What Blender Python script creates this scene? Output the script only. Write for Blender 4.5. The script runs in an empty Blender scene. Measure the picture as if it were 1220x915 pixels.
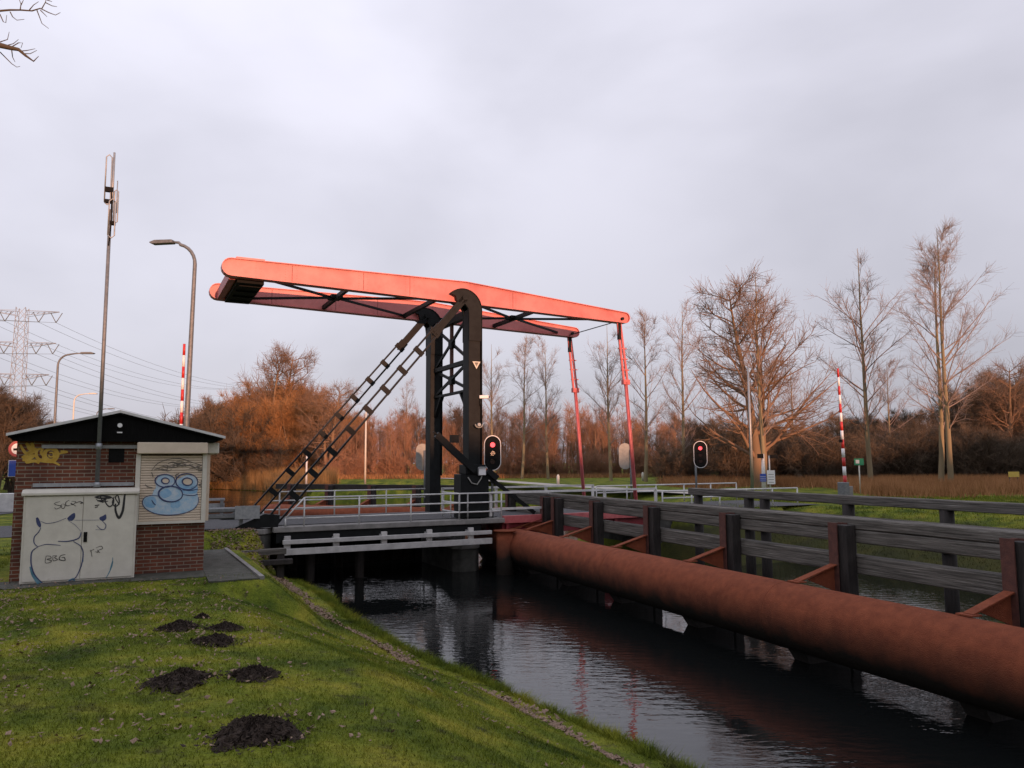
import bpy, math, random
import numpy as np
from mathutils import Vector, Matrix
R = math.radians
rnd = random.Random(7)
rng = np.random.default_rng(11)
scene = bpy.context.scene
COL = scene.collection

# ------------------------------------------------------------------ camera numbers (also used to measure the site)
FPX, CH, PITCH, ROLL = 916., 3.7, R(5.8), R(.3)
def ray(u, v):
    a = (u-610)/FPX; b = (457.5-v)/FPX
    c, s = math.cos(ROLL), math.sin(ROLL)
    xc, yc = a*c+b*s, -a*s+b*c
    return (xc, math.cos(PITCH)-yc*math.sin(PITCH), math.sin(PITCH)+yc*math.cos(PITCH))
def at(u, v, z):
    d = ray(u, v); t = (z-CH)/d[2]
    return (d[0]*t, d[1]*t, z)
def on(u, v, p0, ax):
    """height/abscissa of a sight line on the vertical wall through p0 along ax"""
    d = ray(u, v); det = d[0]*(-ax[1]) + ax[0]*d[1]
    k = (p0[0]*(-ax[1]) + ax[0]*p0[1])/det
    x, y = d[0]*k, d[1]*k
    s = (x-p0[0])*ax[0]+(y-p0[1])*ax[1]
    return s, CH+d[2]*k

# ------------------------------------------------------------------ materials
def newmat(name):
    m = bpy.data.materials.new(name); m.use_nodes = True
    nt = m.node_tree
    return m, nt, nt.nodes['Principled BSDF']
def node(nt, typ, **kw):
    n = nt.nodes.new(typ)
    for k, v in kw.items():
        if k in n.inputs.keys(): n.inputs[k].default_value = v
        else: setattr(n, k, v)
    return n
def mat(name, c1, c2=None, rough=.6, metal=0, scale=6, bump=.15, bscale=40, spec=.5, detail=6, c3=None, stretch=None, coord='Object', lo=.35, hi=.65):
    m, nt, b = newmat(name)
    tc = node(nt, 'ShaderNodeTexCoord')
    src = tc.outputs[coord]
    if stretch:
        mp = node(nt, 'ShaderNodeMapping'); mp.inputs['Scale'].default_value = stretch
        nt.links.new(src, mp.inputs[0]); src = mp.outputs[0]
    n = node(nt, 'ShaderNodeTexNoise', Scale=scale, Detail=detail, Roughness=.65)
    nt.links.new(src, n.inputs['Vector'])
    cr = node(nt, 'ShaderNodeValToRGB')
    cr.color_ramp.elements[0].position = lo; cr.color_ramp.elements[1].position = hi
    cr.color_ramp.elements[0].color = (*c1, 1); cr.color_ramp.elements[1].color = (*(c2 or c1), 1)
    if c3:
        e = cr.color_ramp.elements.new(min(.95, hi+.12)); e.color = (*c3, 1)
    nt.links.new(n.outputs[0], cr.inputs[0]); nt.links.new(cr.outputs[0], b.inputs['Base Color'])
    b.inputs['Roughness'].default_value = rough; b.inputs['Metallic'].default_value = metal
    b.inputs['Specular IOR Level'].default_value = spec
    if bump:
        n2 = node(nt, 'ShaderNodeTexNoise', Scale=bscale, Detail=4)
        nt.links.new(src, n2.inputs['Vector'])
        bp = node(nt, 'ShaderNodeBump', Strength=bump, Distance=.02)
        nt.links.new(n2.outputs[0], bp.inputs['Height']); nt.links.new(bp.outputs[0], b.inputs['Normal'])
    return m

M = {}
M['red'] = mat('red_paint', (.45,.118,.112), (.65,.215,.20), .45, scale=.9, bump=.05, bscale=30, c3=(.54,.165,.15), detail=14, lo=.3, hi=.62)
M['red_worn'] = mat('faded_red_paint', (.45,.095,.10), (.55,.15,.15), .5, scale=5)
M['black'] = mat('black_paint', (.005,.006,.0065), (.011,.013,.0135), .55, scale=4, bump=.08, spec=.18)
M['black2'] = mat('matt_black', (.004,.004,.004), (.008,.008,.008), .7, spec=.15)
M['rust'] = mat('rusty_red_steel', (.17,.045,.022), (.27,.077,.036), .8, scale=4.5, bump=1., bscale=60, c3=(.36,.12,.065), spec=.2, lo=.3, hi=.66, detail=14)
def stain_shade(m_, z0, z1, col):  # waterline stain with underside shade painted in, fading upwards
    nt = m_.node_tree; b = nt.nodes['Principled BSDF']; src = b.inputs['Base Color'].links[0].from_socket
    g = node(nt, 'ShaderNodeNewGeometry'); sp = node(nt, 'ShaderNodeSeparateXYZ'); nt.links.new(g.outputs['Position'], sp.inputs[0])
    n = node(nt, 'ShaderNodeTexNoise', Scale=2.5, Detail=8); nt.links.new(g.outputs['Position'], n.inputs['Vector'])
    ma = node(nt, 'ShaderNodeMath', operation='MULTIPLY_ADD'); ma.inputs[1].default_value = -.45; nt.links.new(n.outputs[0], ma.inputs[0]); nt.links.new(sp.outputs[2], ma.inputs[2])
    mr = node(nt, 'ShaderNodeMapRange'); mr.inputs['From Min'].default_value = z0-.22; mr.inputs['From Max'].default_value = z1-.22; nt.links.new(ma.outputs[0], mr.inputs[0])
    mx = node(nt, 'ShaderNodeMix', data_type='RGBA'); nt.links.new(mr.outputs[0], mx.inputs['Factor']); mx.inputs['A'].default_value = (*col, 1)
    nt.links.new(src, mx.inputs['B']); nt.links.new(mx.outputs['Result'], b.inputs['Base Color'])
stain_shade(M['rust'], .50, 1.12, (.018,.014,.011))  # tube's shaded lower half is put into the rust colour
M['rust_dark'] = mat('dark_rusty_steel', (.075,.028,.022), (.12,.045,.032), .8, scale=9, bump=.4)
M['timber'] = mat('weathered_timber', (.042,.039,.034), (.185,.172,.152), .85, scale=2.2, bump=1., bscale=9, stretch=(.45, 12, 16), detail=12, c3=(.38,.37,.34), lo=.34, hi=.6, spec=.2)
M['timber_dark'] = mat('dark_wet_timber', (.012,.010,.009), (.032,.026,.023), .8, scale=6, bump=.5, stretch=(4,4,.6))
M['white'] = mat('white_paint', (.5,.5,.49), (.68,.68,.66), .5, scale=3, bump=.05, c3=(.72,.72,.7))
M['white_bright'] = mat('bright_white_paint', (.72,.72,.72), (.8,.8,.8), .45, scale=3, bump=.03)
M['galv'] = mat('galvanised_steel', (.26,.28,.29), (.36,.38,.39), .45, metal=.5, scale=12, bump=.04)
M['galv_dark'] = mat('dull_galvanised_steel', (.13,.14,.145), (.2,.21,.215), .55, metal=.3, scale=12, bump=.04)
M['concrete'] = mat('concrete', (.16,.155,.145), (.26,.25,.235), .9, scale=3, bump=.4, detail=10)
M['concrete_dark'] = mat('stained_concrete', (.03,.03,.028), (.085,.085,.075), .9, scale=2, bump=.4, detail=10)
M['paving'] = mat('mossy_paving', (.03,.034,.02), (.085,.083,.07), .9, scale=5, bump=.6, detail=10, c3=(.16,.15,.13))
M['asphalt'] = mat('asphalt', (.05,.05,.052), (.085,.085,.088), .9, scale=20, bump=.5, bscale=200, detail=8)
M['path'] = mat('pale_concrete_path', (.36,.33,.29), (.46,.42,.37), .9, scale=2, bump=.3, detail=8)
M['cream'] = mat('cream_cabinet_paint', (.55,.525,.45), (.64,.615,.53), .5, scale=4, bump=.05, c3=(.46,.43,.35), detail=12)
M['cream2'] = mat('cream_shutter_paint', (.58,.48,.37), (.68,.575,.45), .5, scale=3, bump=.05, detail=8)
M['roofedge'] = mat('roof_trim', (.55,.55,.54), (.68,.68,.67), .5)
M['gable'] = mat('black_boarding', (.004,.004,.004), (.009,.009,.009), .9, scale=5, stretch=(18,1,1), spec=.08)
M['grayboard'] = mat('grey_shield_back', (.24,.24,.22), (.32,.32,.29), .6)
M['blue'] = mat('blue_sign', (.02,.06,.35), (.03,.08,.4), .4)
M['green_sign'] = mat('green_sign', (.02,.2,.1), (.03,.24,.12), .4)
M['signred'] = mat('sign_red', (.28,.02,.03), (.33,.03,.04), .5)
M['barred'] = mat('barrier_red', (.45,.02,.02), (.55,.035,.03), .4)
M['soil'] = mat('molehill_soil', (.016,.012,.010), (.065,.048,.037), .95, scale=30, bump=1, bscale=80, detail=10, spec=.15)
M['leaf'] = mat('dead_leaf', (.11,.065,.04), (.30,.20,.14), .8, scale=30, bump=.1, c3=(.46,.36,.28), coord='Object')
M['reed'] = mat('dry_reed', (.21,.125,.05), (.36,.24,.11), .85, scale=.5, bump=0, c3=(.42,.3,.15), spec=.1)
M['drygrass'] = mat('dry_bank_grass', (.22,.105,.045), (.42,.22,.10), .9, scale=.6, bump=0, spec=.1)
M['ink_black'] = mat('black_marker', (.008,.008,.01), (.02,.02,.025), .5, bump=0)
M['ink_blue'] = mat('light_blue_spray', (.27,.47,.64), (.50,.58,.64), .6, scale=14, bump=0)
M['ink_blue2'] = mat('mid_blue_spray', (.16,.36,.58), (.30,.48,.64), .6, scale=9, bump=0)
M['ink_dark'] = mat('dark_blue_spray', (.02,.03,.10), (.05,.07,.17), .6, scale=9, bump=0)
M['ink_teal'] = mat('teal_spray', (.05,.16,.22), (.14,.28,.34), .6, scale=9, bump=0)
M['ink_grey'] = mat('faded_black_spray', (.10,.09,.08), (.22,.19,.15), .6, scale=12, bump=0)
M['ink_yellow'] = mat('yellow_spray', (.50,.30,.03), (.62,.42,.07), .6, scale=9, bump=0)
M['ink_white'] = mat('faded_white_spray', (.24,.24,.22), (.38,.38,.35), .7, scale=9, bump=0)
M['yellow'] = mat('yellow_board', (.5,.38,.06), (.6,.45,.1), .6)

def twigmat(name, c1, c2):
    m, nt, b = newmat(name)
    oi = node(nt, 'ShaderNodeObjectInfo'); tc = node(nt, 'ShaderNodeTexCoord')
    n = node(nt, 'ShaderNodeTexNoise', Scale=.55, Detail=3); nt.links.new(tc.outputs['Object'], n.inputs['Vector'])
    a = node(nt, 'ShaderNodeMath', operation='MULTIPLY_ADD'); a.inputs[1].default_value = .35; 
    nt.links.new(oi.outputs['Random'], a.inputs[0]); nt.links.new(n.outputs[0], a.inputs[2])
    mx = node(nt, 'ShaderNodeMix', data_type='RGBA'); nt.links.new(a.outputs[0], mx.inputs['Factor'])
    mx.inputs['A'].default_value = (*c1, 1); mx.inputs['B'].default_value = (*c2, 1)
    nt.links.new(mx.outputs['Result'], b.inputs['Base Color'])
    b.inputs['Roughness'].default_value = .85; b.inputs['Specular IOR Level'].default_value = .15
    return m
M['bark_pop'] = twigmat('poplar_bark', (.17,.135,.085), (.27,.22,.13))
M['twig_pop'] = twigmat('poplar_twigs', (.22,.16,.135), (.34,.26,.22))
M['bark_dark'] = twigmat('dark_bark', (.045,.038,.03), (.09,.075,.055))
M['bark_brown'] = twigmat('brown_bark', (.15,.10,.06), (.26,.175,.11))
M['twig_orange'] = twigmat('willow_twigs', (.22,.115,.048), (.38,.20,.085))
M['twig_red'] = twigmat('alder_twigs', (.24,.12,.07), (.38,.205,.125))
M['twig_brown'] = twigmat('oak_twigs', (.14,.085,.055), (.25,.16,.105))
M['twig_dark'] = twigmat('scrub_twigs', (.055,.043,.031), (.15,.11,.075))
M['belt_green'] = mat('shadow_belt_green', (.012,.02,.01), (.03,.045,.02), .9, scale=1, bump=.5, bscale=6)

def stone_emit(name, col, s):
    m, nt, b = newmat(name)
    b.inputs['Base Color'].default_value = (*col, 1)
    b.inputs['Emission Color'].default_value = (*col, 1); b.inputs['Emission Strength'].default_value = s
    return m
M['lit_red'] = stone_emit('lit_red_lamp', (.95,.07,.09), 1.9)
M['lens_dark'] = mat('dark_lens', (.02,.006,.006), (.03,.01,.01), .2)

# brick
m, nt, b = newmat('brown_brick')
tc = node(nt, 'ShaderNodeTexCoord'); sp = node(nt, 'ShaderNodeSeparateXYZ'); nt.links.new(tc.outputs['Object'], sp.inputs[0])
ad = node(nt, 'ShaderNodeMath', operation='ADD'); nt.links.new(sp.outputs[0], ad.inputs[0]); nt.links.new(sp.outputs[1], ad.inputs[1])
cb = node(nt, 'ShaderNodeCombineXYZ'); nt.links.new(ad.outputs[0], cb.inputs[0]); nt.links.new(sp.outputs[2], cb.inputs[1])
br = node(nt, 'ShaderNodeTexBrick'); nt.links.new(cb.outputs[0], br.inputs['Vector'])
for k, v in dict(Scale=1., ).items(): br.inputs[k].default_value = v
br.inputs['Mortar Size'].default_value = .0075; br.inputs['Mortar Smooth'].default_value = .2; br.inputs['Brick Width'].default_value = .215; br.inputs['Row Height'].default_value = .0625
br.inputs['Color1'].default_value = (.175,.052,.026,1); br.inputs['Color2'].default_value = (.078,.030,.020,1); br.inputs['Mortar'].default_value = (.26,.22,.17,1)
br.inputs['Bias'].default_value = -.2
nz = node(nt, 'ShaderNodeTexNoise', Scale=1.7, Detail=8); nt.links.new(tc.outputs['Object'], nz.inputs['Vector'])
mx = node(nt, 'ShaderNodeMix', data_type='RGBA', blend_type='MULTIPLY'); mx.inputs['Factor'].default_value = .75
cr = node(nt, 'ShaderNodeValToRGB'); cr.color_ramp.elements[0].position=.3; cr.color_ramp.elements[0].color=(.45,.42,.42,1); cr.color_ramp.elements[1].position=.65; cr.color_ramp.elements[1].color=(1.25,1.2,1.1,1)
nt.links.new(nz.outputs[0], cr.inputs[0]); nt.links.new(br.outputs['Color'], mx.inputs['A']); nt.links.new(cr.outputs[0], mx.inputs['B'])
nt.links.new(mx.outputs['Result'], b.inputs['Base Color']); b.inputs['Roughness'].default_value = .85
bp = node(nt, 'ShaderNodeBump', Strength=.7, Distance=.008); bp.invert = True; nt.links.new(br.outputs['Fac'], bp.inputs['Height']); nt.links.new(bp.outputs[0], b.inputs['Normal'])
M['brick'] = m

# ground
def groundmat(name, blades=False):
    m, nt, b = newmat(name)
    g = node(nt, 'ShaderNodeNewGeometry'); P = g.outputs['Position']
    def ramp(scale, stops, det=6, rough=.6):
        n = node(nt, 'ShaderNodeTexNoise', Scale=scale, Detail=det, Roughness=rough); nt.links.new(P, n.inputs['Vector'])
        c = node(nt, 'ShaderNodeValToRGB')
        c.color_ramp.elements[0].position = stops[0][0]; c.color_ramp.elements[0].color = (*stops[0][1], 1)
        c.color_ramp.elements[1].position = stops[-1][0]; c.color_ramp.elements[1].color = (*stops[-1][1], 1)
        for p_, c_ in stops[1:-1]:
            e = c.color_ramp.elements.new(p_); e.color = (*c_, 1)
        nt.links.new(n.outputs[0], c.inputs[0]); return c.outputs[0]
    base = ramp(1.1, [(.26,(.045,.078,.014)), (.40,(.100,.138,.016)), (.52,(.158,.188,.020)), (.64,(.225,.225,.030))], 8)
    fine = ramp(26., [(.28,(.4,.4,.42)), (.72,(1.5,1.5,1.4))], 9, .8)
    mx = node(nt, 'ShaderNodeMix', data_type='RGBA', blend_type='MULTIPLY'); mx.inputs['Factor'].default_value = .9
    nt.links.new(base, mx.inputs['A']); nt.links.new(fine, mx.inputs['B'])
    big = ramp(.55, [(.34,(.62,.66,.7)), (.5,(.95,.95,.95)), (.66,(1.2,1.12,1.1))], 4)
    mxb = node(nt, 'ShaderNodeMix', data_type='RGBA', blend_type='MULTIPLY'); mxb.inputs['Factor'].default_value = 1
    nt.links.new(mx.outputs['Result'], mxb.inputs['A']); nt.links.new(big, mxb.inputs['B']); out = mxb.outputs['Result']
    # worn brown, mossy patches
    n = node(nt, 'ShaderNodeTexNoise', Scale=3.1, Detail=9, Roughness=.75); nt.links.new(P, n.inputs['Vector'])
    mr = node(nt, 'ShaderNodeMapRange'); mr.inputs['From Min'].default_value = .54; mr.inputs['From Max'].default_value = .66; mr.inputs['To Max'].default_value = .8
    nt.links.new(n.outputs[0], mr.inputs[0])
    m2 = node(nt, 'ShaderNodeMix', data_type='RGBA'); nt.links.new(mr.outputs[0], m2.inputs['Factor'])
    nt.links.new(out, m2.inputs['A']); m2.inputs['B'].default_value = (.05,.042,.026,1)
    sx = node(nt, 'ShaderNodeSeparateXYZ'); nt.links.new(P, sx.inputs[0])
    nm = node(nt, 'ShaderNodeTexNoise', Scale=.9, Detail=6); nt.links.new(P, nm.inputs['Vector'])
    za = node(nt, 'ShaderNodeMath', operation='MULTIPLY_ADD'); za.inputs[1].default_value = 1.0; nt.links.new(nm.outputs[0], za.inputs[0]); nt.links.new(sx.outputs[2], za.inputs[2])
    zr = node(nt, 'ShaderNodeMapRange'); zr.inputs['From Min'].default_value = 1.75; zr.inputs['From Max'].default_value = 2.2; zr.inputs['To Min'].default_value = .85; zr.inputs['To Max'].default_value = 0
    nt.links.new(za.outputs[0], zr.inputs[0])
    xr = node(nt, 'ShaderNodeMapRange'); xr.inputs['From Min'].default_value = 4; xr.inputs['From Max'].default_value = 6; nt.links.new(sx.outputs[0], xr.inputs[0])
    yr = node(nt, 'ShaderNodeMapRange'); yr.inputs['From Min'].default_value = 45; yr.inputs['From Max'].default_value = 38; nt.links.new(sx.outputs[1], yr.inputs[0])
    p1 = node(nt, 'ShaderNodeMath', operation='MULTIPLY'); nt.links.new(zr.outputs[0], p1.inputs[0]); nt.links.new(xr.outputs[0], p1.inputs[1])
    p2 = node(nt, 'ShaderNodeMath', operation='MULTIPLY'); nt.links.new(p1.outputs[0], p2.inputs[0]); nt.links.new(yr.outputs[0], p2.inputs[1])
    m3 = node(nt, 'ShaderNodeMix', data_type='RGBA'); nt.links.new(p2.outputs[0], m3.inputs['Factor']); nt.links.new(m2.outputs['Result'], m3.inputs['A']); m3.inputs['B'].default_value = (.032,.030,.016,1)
    nt.links.new(m3.outputs['Result'], b.inputs['Base Color'])
    b.inputs['Roughness'].default_value = .95; b.inputs['Specular IOR Level'].default_value = .12
    if not blades:
        n3 = node(nt, 'ShaderNodeTexNoise', Scale=30, Detail=8); nt.links.new(P, n3.inputs['Vector'])
        bp = node(nt, 'ShaderNodeBump', Strength=1, Distance=.05); nt.links.new(n3.outputs[0], bp.inputs['Height']); nt.links.new(bp.outputs[0], b.inputs['Normal'])
    return m
M['ground'] = groundmat('mossy_grass_ground'); M['blade'] = groundmat('grass_blade', True)

# water
m, nt, b = newmat('canal_water')
b.inputs['Base Color'].default_value = (.006,.007,.007,1); b.inputs['Roughness'].default_value = .025; b.inputs['IOR'].default_value = 1.40
g = node(nt, 'ShaderNodeNewGeometry')
mp = node(nt, 'ShaderNodeMapping'); mp.inputs['Rotation'].default_value = (0,0,R(15)); mp.inputs['Scale'].default_value = (1,2.4,1)
nt.links.new(g.outputs['Position'], mp.inputs[0])
n1 = node(nt, 'ShaderNodeTexNoise', Scale=2.6, Detail=3, Roughness=.5); nt.links.new(mp.outputs[0], n1.inputs['Vector'])
n2 = node(nt, 'ShaderNodeTexNoise', Scale=.22, Detail=2); nt.links.new(g.outputs['Position'], n2.inputs['Vector'])
mr = node(nt, 'ShaderNodeMapRange'); mr.inputs['From Min'].default_value = .38; mr.inputs['From Max'].default_value = .62; mr.inputs['To Min'].default_value = .12; mr.inputs['To Max'].default_value = 1.
nt.links.new(n2.outputs[0], mr.inputs[0])
mu = node(nt, 'ShaderNodeMath', operation='MULTIPLY'); nt.links.new(n1.outputs[0], mu.inputs[0]); nt.links.new(mr.outputs[0], mu.inputs[1])
bp = node(nt, 'ShaderNodeBump', Strength=.21, Distance=.06); nt.links.new(mu.outputs[0], bp.inputs['Height']); nt.links.new(bp.outputs[0], b.inputs['Normal'])
M['water'] = m

# ------------------------------------------------------------------ builders
def tag(o, label=None, cat=None, group=None, kind=None):
    if label: o['label'] = label
    if cat: o['category'] = cat
    if group: o['group'] = group
    if kind: o['kind'] = kind
    return o
def empty(name, loc, rz=0, label=None, cat=None, group=None):
    o = bpy.data.objects.new(name, None); COL.objects.link(o)
    o.location = loc; o.rotation_euler = (0, 0, rz); o.empty_display_size = .3
    return tag(o, label, cat, group)

class MB:
    def __init__(s): s.v = []; s.f = []; s.m = []; s.sm = []
    def add(s, vs, fs, mi=0, smooth=False):
        n = len(s.v); s.v += [tuple(p) for p in vs]
        for f in fs: s.f.append(tuple(n+i for i in f)); s.m.append(mi); s.sm.append(smooth)
        return s
    def box(s, x0, x1, y0, y1, z0, z1, mi=0):
        vs = [(x, y, z) for z in (z0, z1) for y in (y0, y1) for x in (x0, x1)]
        return s.add(vs, [(0,2,3,1),(4,5,7,6),(0,1,5,4),(2,6,7,3),(0,4,6,2),(1,3,7,5)], mi)
    def bar(s, p, q, w, h, up=(0,0,1), mi=0):
        p = Vector(p); q = Vector(q); d = (q-p).normalized(); u = Vector(up)
        if abs(d.dot(u)) > .98: u = Vector((1,0,0))
        r = d.cross(u).normalized(); u = r.cross(d).normalized()
        vs = [c + r*(w/2*a) + u*(h/2*b_) for c in (p, q) for a, b_ in ((-1,-1),(1,-1),(1,1),(-1,1))]
        return s.add(vs, [(0,1,2,3),(7,6,5,4),(0,4,5,1),(1,5,6,2),(2,6,7,3),(3,7,4,0)], mi)
    def tube(s, pts, r, n=10, mi=0, caps=True):
        pts = [Vector(p) for p in pts]; rr = r if isinstance(r, (list, tuple)) else [r]*len(pts)
        d0 = (pts[1]-pts[0]).normalized(); up = Vector((0,0,1)) if abs(d0.z) < .9 else Vector((1,0,0))
        vs = []; nv = d0.cross(up).normalized()
        for i, p in enumerate(pts):
            d = (pts[min(i+1, len(pts)-1)]-pts[max(i-1, 0)]).normalized()
            nv = (nv - d*nv.dot(d)).normalized(); bv = d.cross(nv)
            vs += [p + (nv*math.cos(2*math.pi*k/n)+bv*math.sin(2*math.pi*k/n))*rr[i] for k in range(n)]
        fs = [(i*n+k, i*n+(k+1) % n, (i+1)*n+(k+1) % n, (i+1)*n+k) for i in range(len(pts)-1) for k in range(n)]
        s.add(vs, fs, mi, True)
        if caps:
            m_ = len(pts)-1; b0 = len(s.v)-len(vs)
            s.f += [tuple(b0+k for k in reversed(range(n))), tuple(b0+m_*n+k for k in range(n))]; s.m += [mi]*2; s.sm += [False]*2
        return s
    def prism(s, poly, y0, y1, axis='y', mi=0):
        """poly in (x,z) extruded along y, or (x,y) extruded along z"""
        n = len(poly)
        f3 = (lambda a, b_, c: (a, c, b_)) if axis == 'y' else (lambda a, b_, c: (a, b_, c)) if axis == 'z' else (lambda a, b_, c: (c, a, b_))
        vs = [f3(a, b_, y0) for a, b_ in poly] + [f3(a, b_, y1) for a, b_ in poly]
        return s.add(vs, [tuple(range(n)), tuple(reversed(range(n, 2*n)))] + [(i, n+i, n+(i+1) % n, (i+1) % n) for i in range(n)], mi)
    def build(s, name, mats, parent=None, bevel=0, auto=False):
        me = bpy.data.meshes.new(name); me.from_pydata(s.v, [], s.f)
        for m_ in (mats if isinstance(mats, (list, tuple)) else [mats]): me.materials.append(m_)
        me.polygons.foreach_set('material_index', s.m); me.polygons.foreach_set('use_smooth', s.sm)
        import bmesh
        bm = bmesh.new(); bm.from_mesh(me); bmesh.ops.recalc_face_normals(bm, faces=bm.faces)
        if bevel: 
            bmesh.ops.bevel(bm, geom=[e for e in bm.edges if len(e.link_faces) == 2 and e.calc_face_angle(0) > .6], offset=bevel, segments=1, affect='EDGES')
        bm.to_mesh(me); bm.free()
        o = bpy.data.objects.new(name, me); COL.objects.link(o); o.parent = parent
        return o

def fastmesh(name, V, Fq, mats, parent=None, smooth=True, nside=4):
    me = bpy.data.meshes.new(name)
    V = np.ascontiguousarray(V, dtype=np.float32).reshape(-1, 3); Fq = np.ascontiguousarray(Fq, dtype=np.int32)
    me.vertices.add(len(V)); me.vertices.foreach_set('co', V.ravel())
    me.loops.add(Fq.size); me.loops.foreach_set('vertex_index', Fq.ravel())
    me.polygons.add(len(Fq)); me.polygons.foreach_set('loop_start', np.arange(len(Fq), dtype=np.int32)*nside)
    me.polygons.foreach_set('use_smooth', np.full(len(Fq), smooth))
    me.update(calc_edges=True)
    for m_ in (mats if isinstance(mats, (list, tuple)) else [mats]): me.materials.append(m_)
    o = bpy.data.objects.new(name, me); COL.objects.link(o); o.parent = parent
    return o
def copy_tree(o, parent=None):
    c = o.copy(); COL.objects.link(c); c.parent = parent
    for ch in list(o.children): copy_tree(ch, c)
    return c
def relabel(o, label, group=None, cat=None):
    return tag(o, label, cat, group)

# ------------------------------------------------------------------ terrain
POLY = np.array([(11,-60),(9,-12),(5.6,3),(1.93,9.2),(.78,11.2),(-.75,13.1),(-3.1,17.),(-4.65,20.4),(-6.3,23.3),(-9.,26.5),(-12,33),(-19,46),(-29,64),(-46,90),(-66,112),
    (-43,113),(-32,104),(-21,81),(-4,78),(.7,66),(5.2,50),(7.4,34),(8.6,30.5),(10.9,27.5),(12.7,23.4),(14.8,18.5),(18.8,9),(25,-6),(30,-60)], float)
O2 = (-1.694, 26.53); A2 = (math.cos(.466), math.sin(.466))
def sdist(x, y):
    x = np.asarray(x, float); y = np.asarray(y, float)
    D = np.full(x.shape, 1e9); inside = np.zeros(x.shape, bool)
    for i in range(len(POLY)):
        a = POLY[i]; c = POLY[(i+1) % len(POLY)]; e = c-a
        t = np.clip(((x-a[0])*e[0]+(y-a[1])*e[1])/(e@e), 0, 1)
        D = np.minimum(D, np.hypot(x-a[0]-t*e[0], y-a[1]-t*e[1]))
        cond = ((a[1] > y) != (c[1] > y)) & (x < (c[0]-a[0])*(y-a[1])/(c[1]-a[1]+1e-12)+a[0])
        inside ^= cond
    return np.where(inside, -D, D)
def hgt(x, y):
    x = np.asarray(x, float); y = np.asarray(y, float)
    D = sdist(x, y) + .12*np.sin(x*1.7+y*.9)*np.sin(y*1.3-x*.6)
    z = np.interp(D, [-3, -.35, 0, .06, .55, .95, 1.5, 3.8, 5, 7], [-1.6, -.7, -.15, .22, .40, .46, .72, 1.70, 1.8, 1.8])
    far = np.interp(D, [-3, -.05, .02, .6, 5], [-1.6, -1.2, .62, .95, 1.75])
    w = np.clip((y-55)/8, 0, 1); z = z*(1-w)+far*w
    s_ = (x-O2[0])*A2[0]+(y-O2[1])*A2[1]; t_ = -(x-O2[0])*A2[1]+(y-O2[1])*A2[0]
    emb = 1.78-.75*np.maximum(0, np.abs(t_-1.87)-2.75); emb = np.where(s_ < 0, emb-2.2*np.maximum(0, s_+6.9), emb-2.2*np.maximum(0, 8.6-s_))
    hx_ = (x+5.53)*.905+(y-13.98)*.425; hy_ = -(x+5.53)*.425+(y-13.98)*.905
    apr = 1.79-.9*np.maximum(0, hx_-.95)-1.2*np.maximum(0, -1.6-hy_)-.9*np.maximum(0, hy_-3.6)
    z = np.maximum(z, np.where(np.abs(s_) < 14, emb, -9)); z = np.maximum(z, np.where((hx_ > -4) & (hx_ < 4), apr, -9))
    z = z + .32*np.exp(-((x+2)**2+(y+1)**2)/38.)*np.clip(D/5, 0, 1)
    z = z + np.clip(D, 0, 1)*(.012*np.sin(x*2.3+1)*np.sin(y*2.9)+.03*np.sin(x*.7)*np.sin(y*.8+2)*np.clip(1-np.hypot(x-(-9), y-14)/30, 0, 1)*0)
    return z
def ground_pt(u, v, z0=1.6):
    z = z0
    for _ in range(30):
        p = at(u, v, z); z = z*.5+float(hgt(p[0], p[1]))*.5
    return (p[0], p[1], float(hgt(p[0], p[1])))
def grid_axis(parts):
    out = []
    for a, b_, st in parts: out += list(np.arange(a, b_, st))
    out.append(parts[-1][1]); return np.array(out)
gx = grid_axis([(-900,-200,100),(-200,-70,13),(-70,-14,1.4),(-14,14,.22),(14,40,1.1),(40,100,6),(100,200,20),(200,900,100)])
gy = grid_axis([(-200,-60,28),(-60,-8,4),(-8,4,.8),(4,34,.22),(34,60,.7),(60,120,1.2),(120,200,10),(200,1500,100)])
GX, GY = np.meshgrid(gx, gy); Z = hgt(GX, GY)
nx, ny = len(gx), len(gy); idx = np.arange(nx*ny).reshape(ny, nx)
Fq = np.stack([idx[:-1,:-1], idx[:-1,1:], idx[1:,1:], idx[1:,:-1]], -1).reshape(-1, 4)
g = fastmesh('ground', np.stack([GX, GY, Z], -1), Fq, M['ground']); tag(g, kind='structure')
w = MB().add([(-140,-70,0),(60,-70,0),(60,150,0),(-140,150,0)], [(0,1,2,3)]).build('water', M['water']); tag(w, kind='structure')

def strip(name, pts, wid, z, m_, kind='structure'):
    mb = MB(); L = []; pts = [Vector((p[0], p[1], 0)) for p in pts]
    # subdivide
    q = []
    for a, c in zip(pts[:-1], pts[1:]):
        n = max(1, int((c-a).length/1.5)); q += [a.lerp(c, i/n) for i in range(n)]
    q.append(pts[-1])
    for i, p in enumerate(q):
        d = (q[min(i+1, len(q)-1)]-q[max(i-1, 0)]).normalized(); nrm = Vector((-d.y, d.x, 0))
        for sgn in (1, -1):
            c = p+nrm*wid/2*sgn; L.append((c.x, c.y, max(z, float(hgt(c.x, c.y))+.012 if z > 0 else 0)))
    for i in range(len(q)-1): mb.add([L[2*i], L[2*i+1], L[2*i+3], L[2*i+2]], [(0,1,2,3)])
    return tag(mb.build(name, m_), kind=kind)

# ------------------------------------------------------------------ bridge frame
TH = .466; A_ = (math.cos(TH), math.sin(TH)); B_ = (-A_[1], A_[0]); O_ = (-1.694, 26.53); W = 3.733
def L(s, t, z=0): return (O_[0]+A_[0]*s+B_[0]*t, O_[1]+A_[1]*s+B_[1]*t, z)
ZD = 1.80
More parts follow.
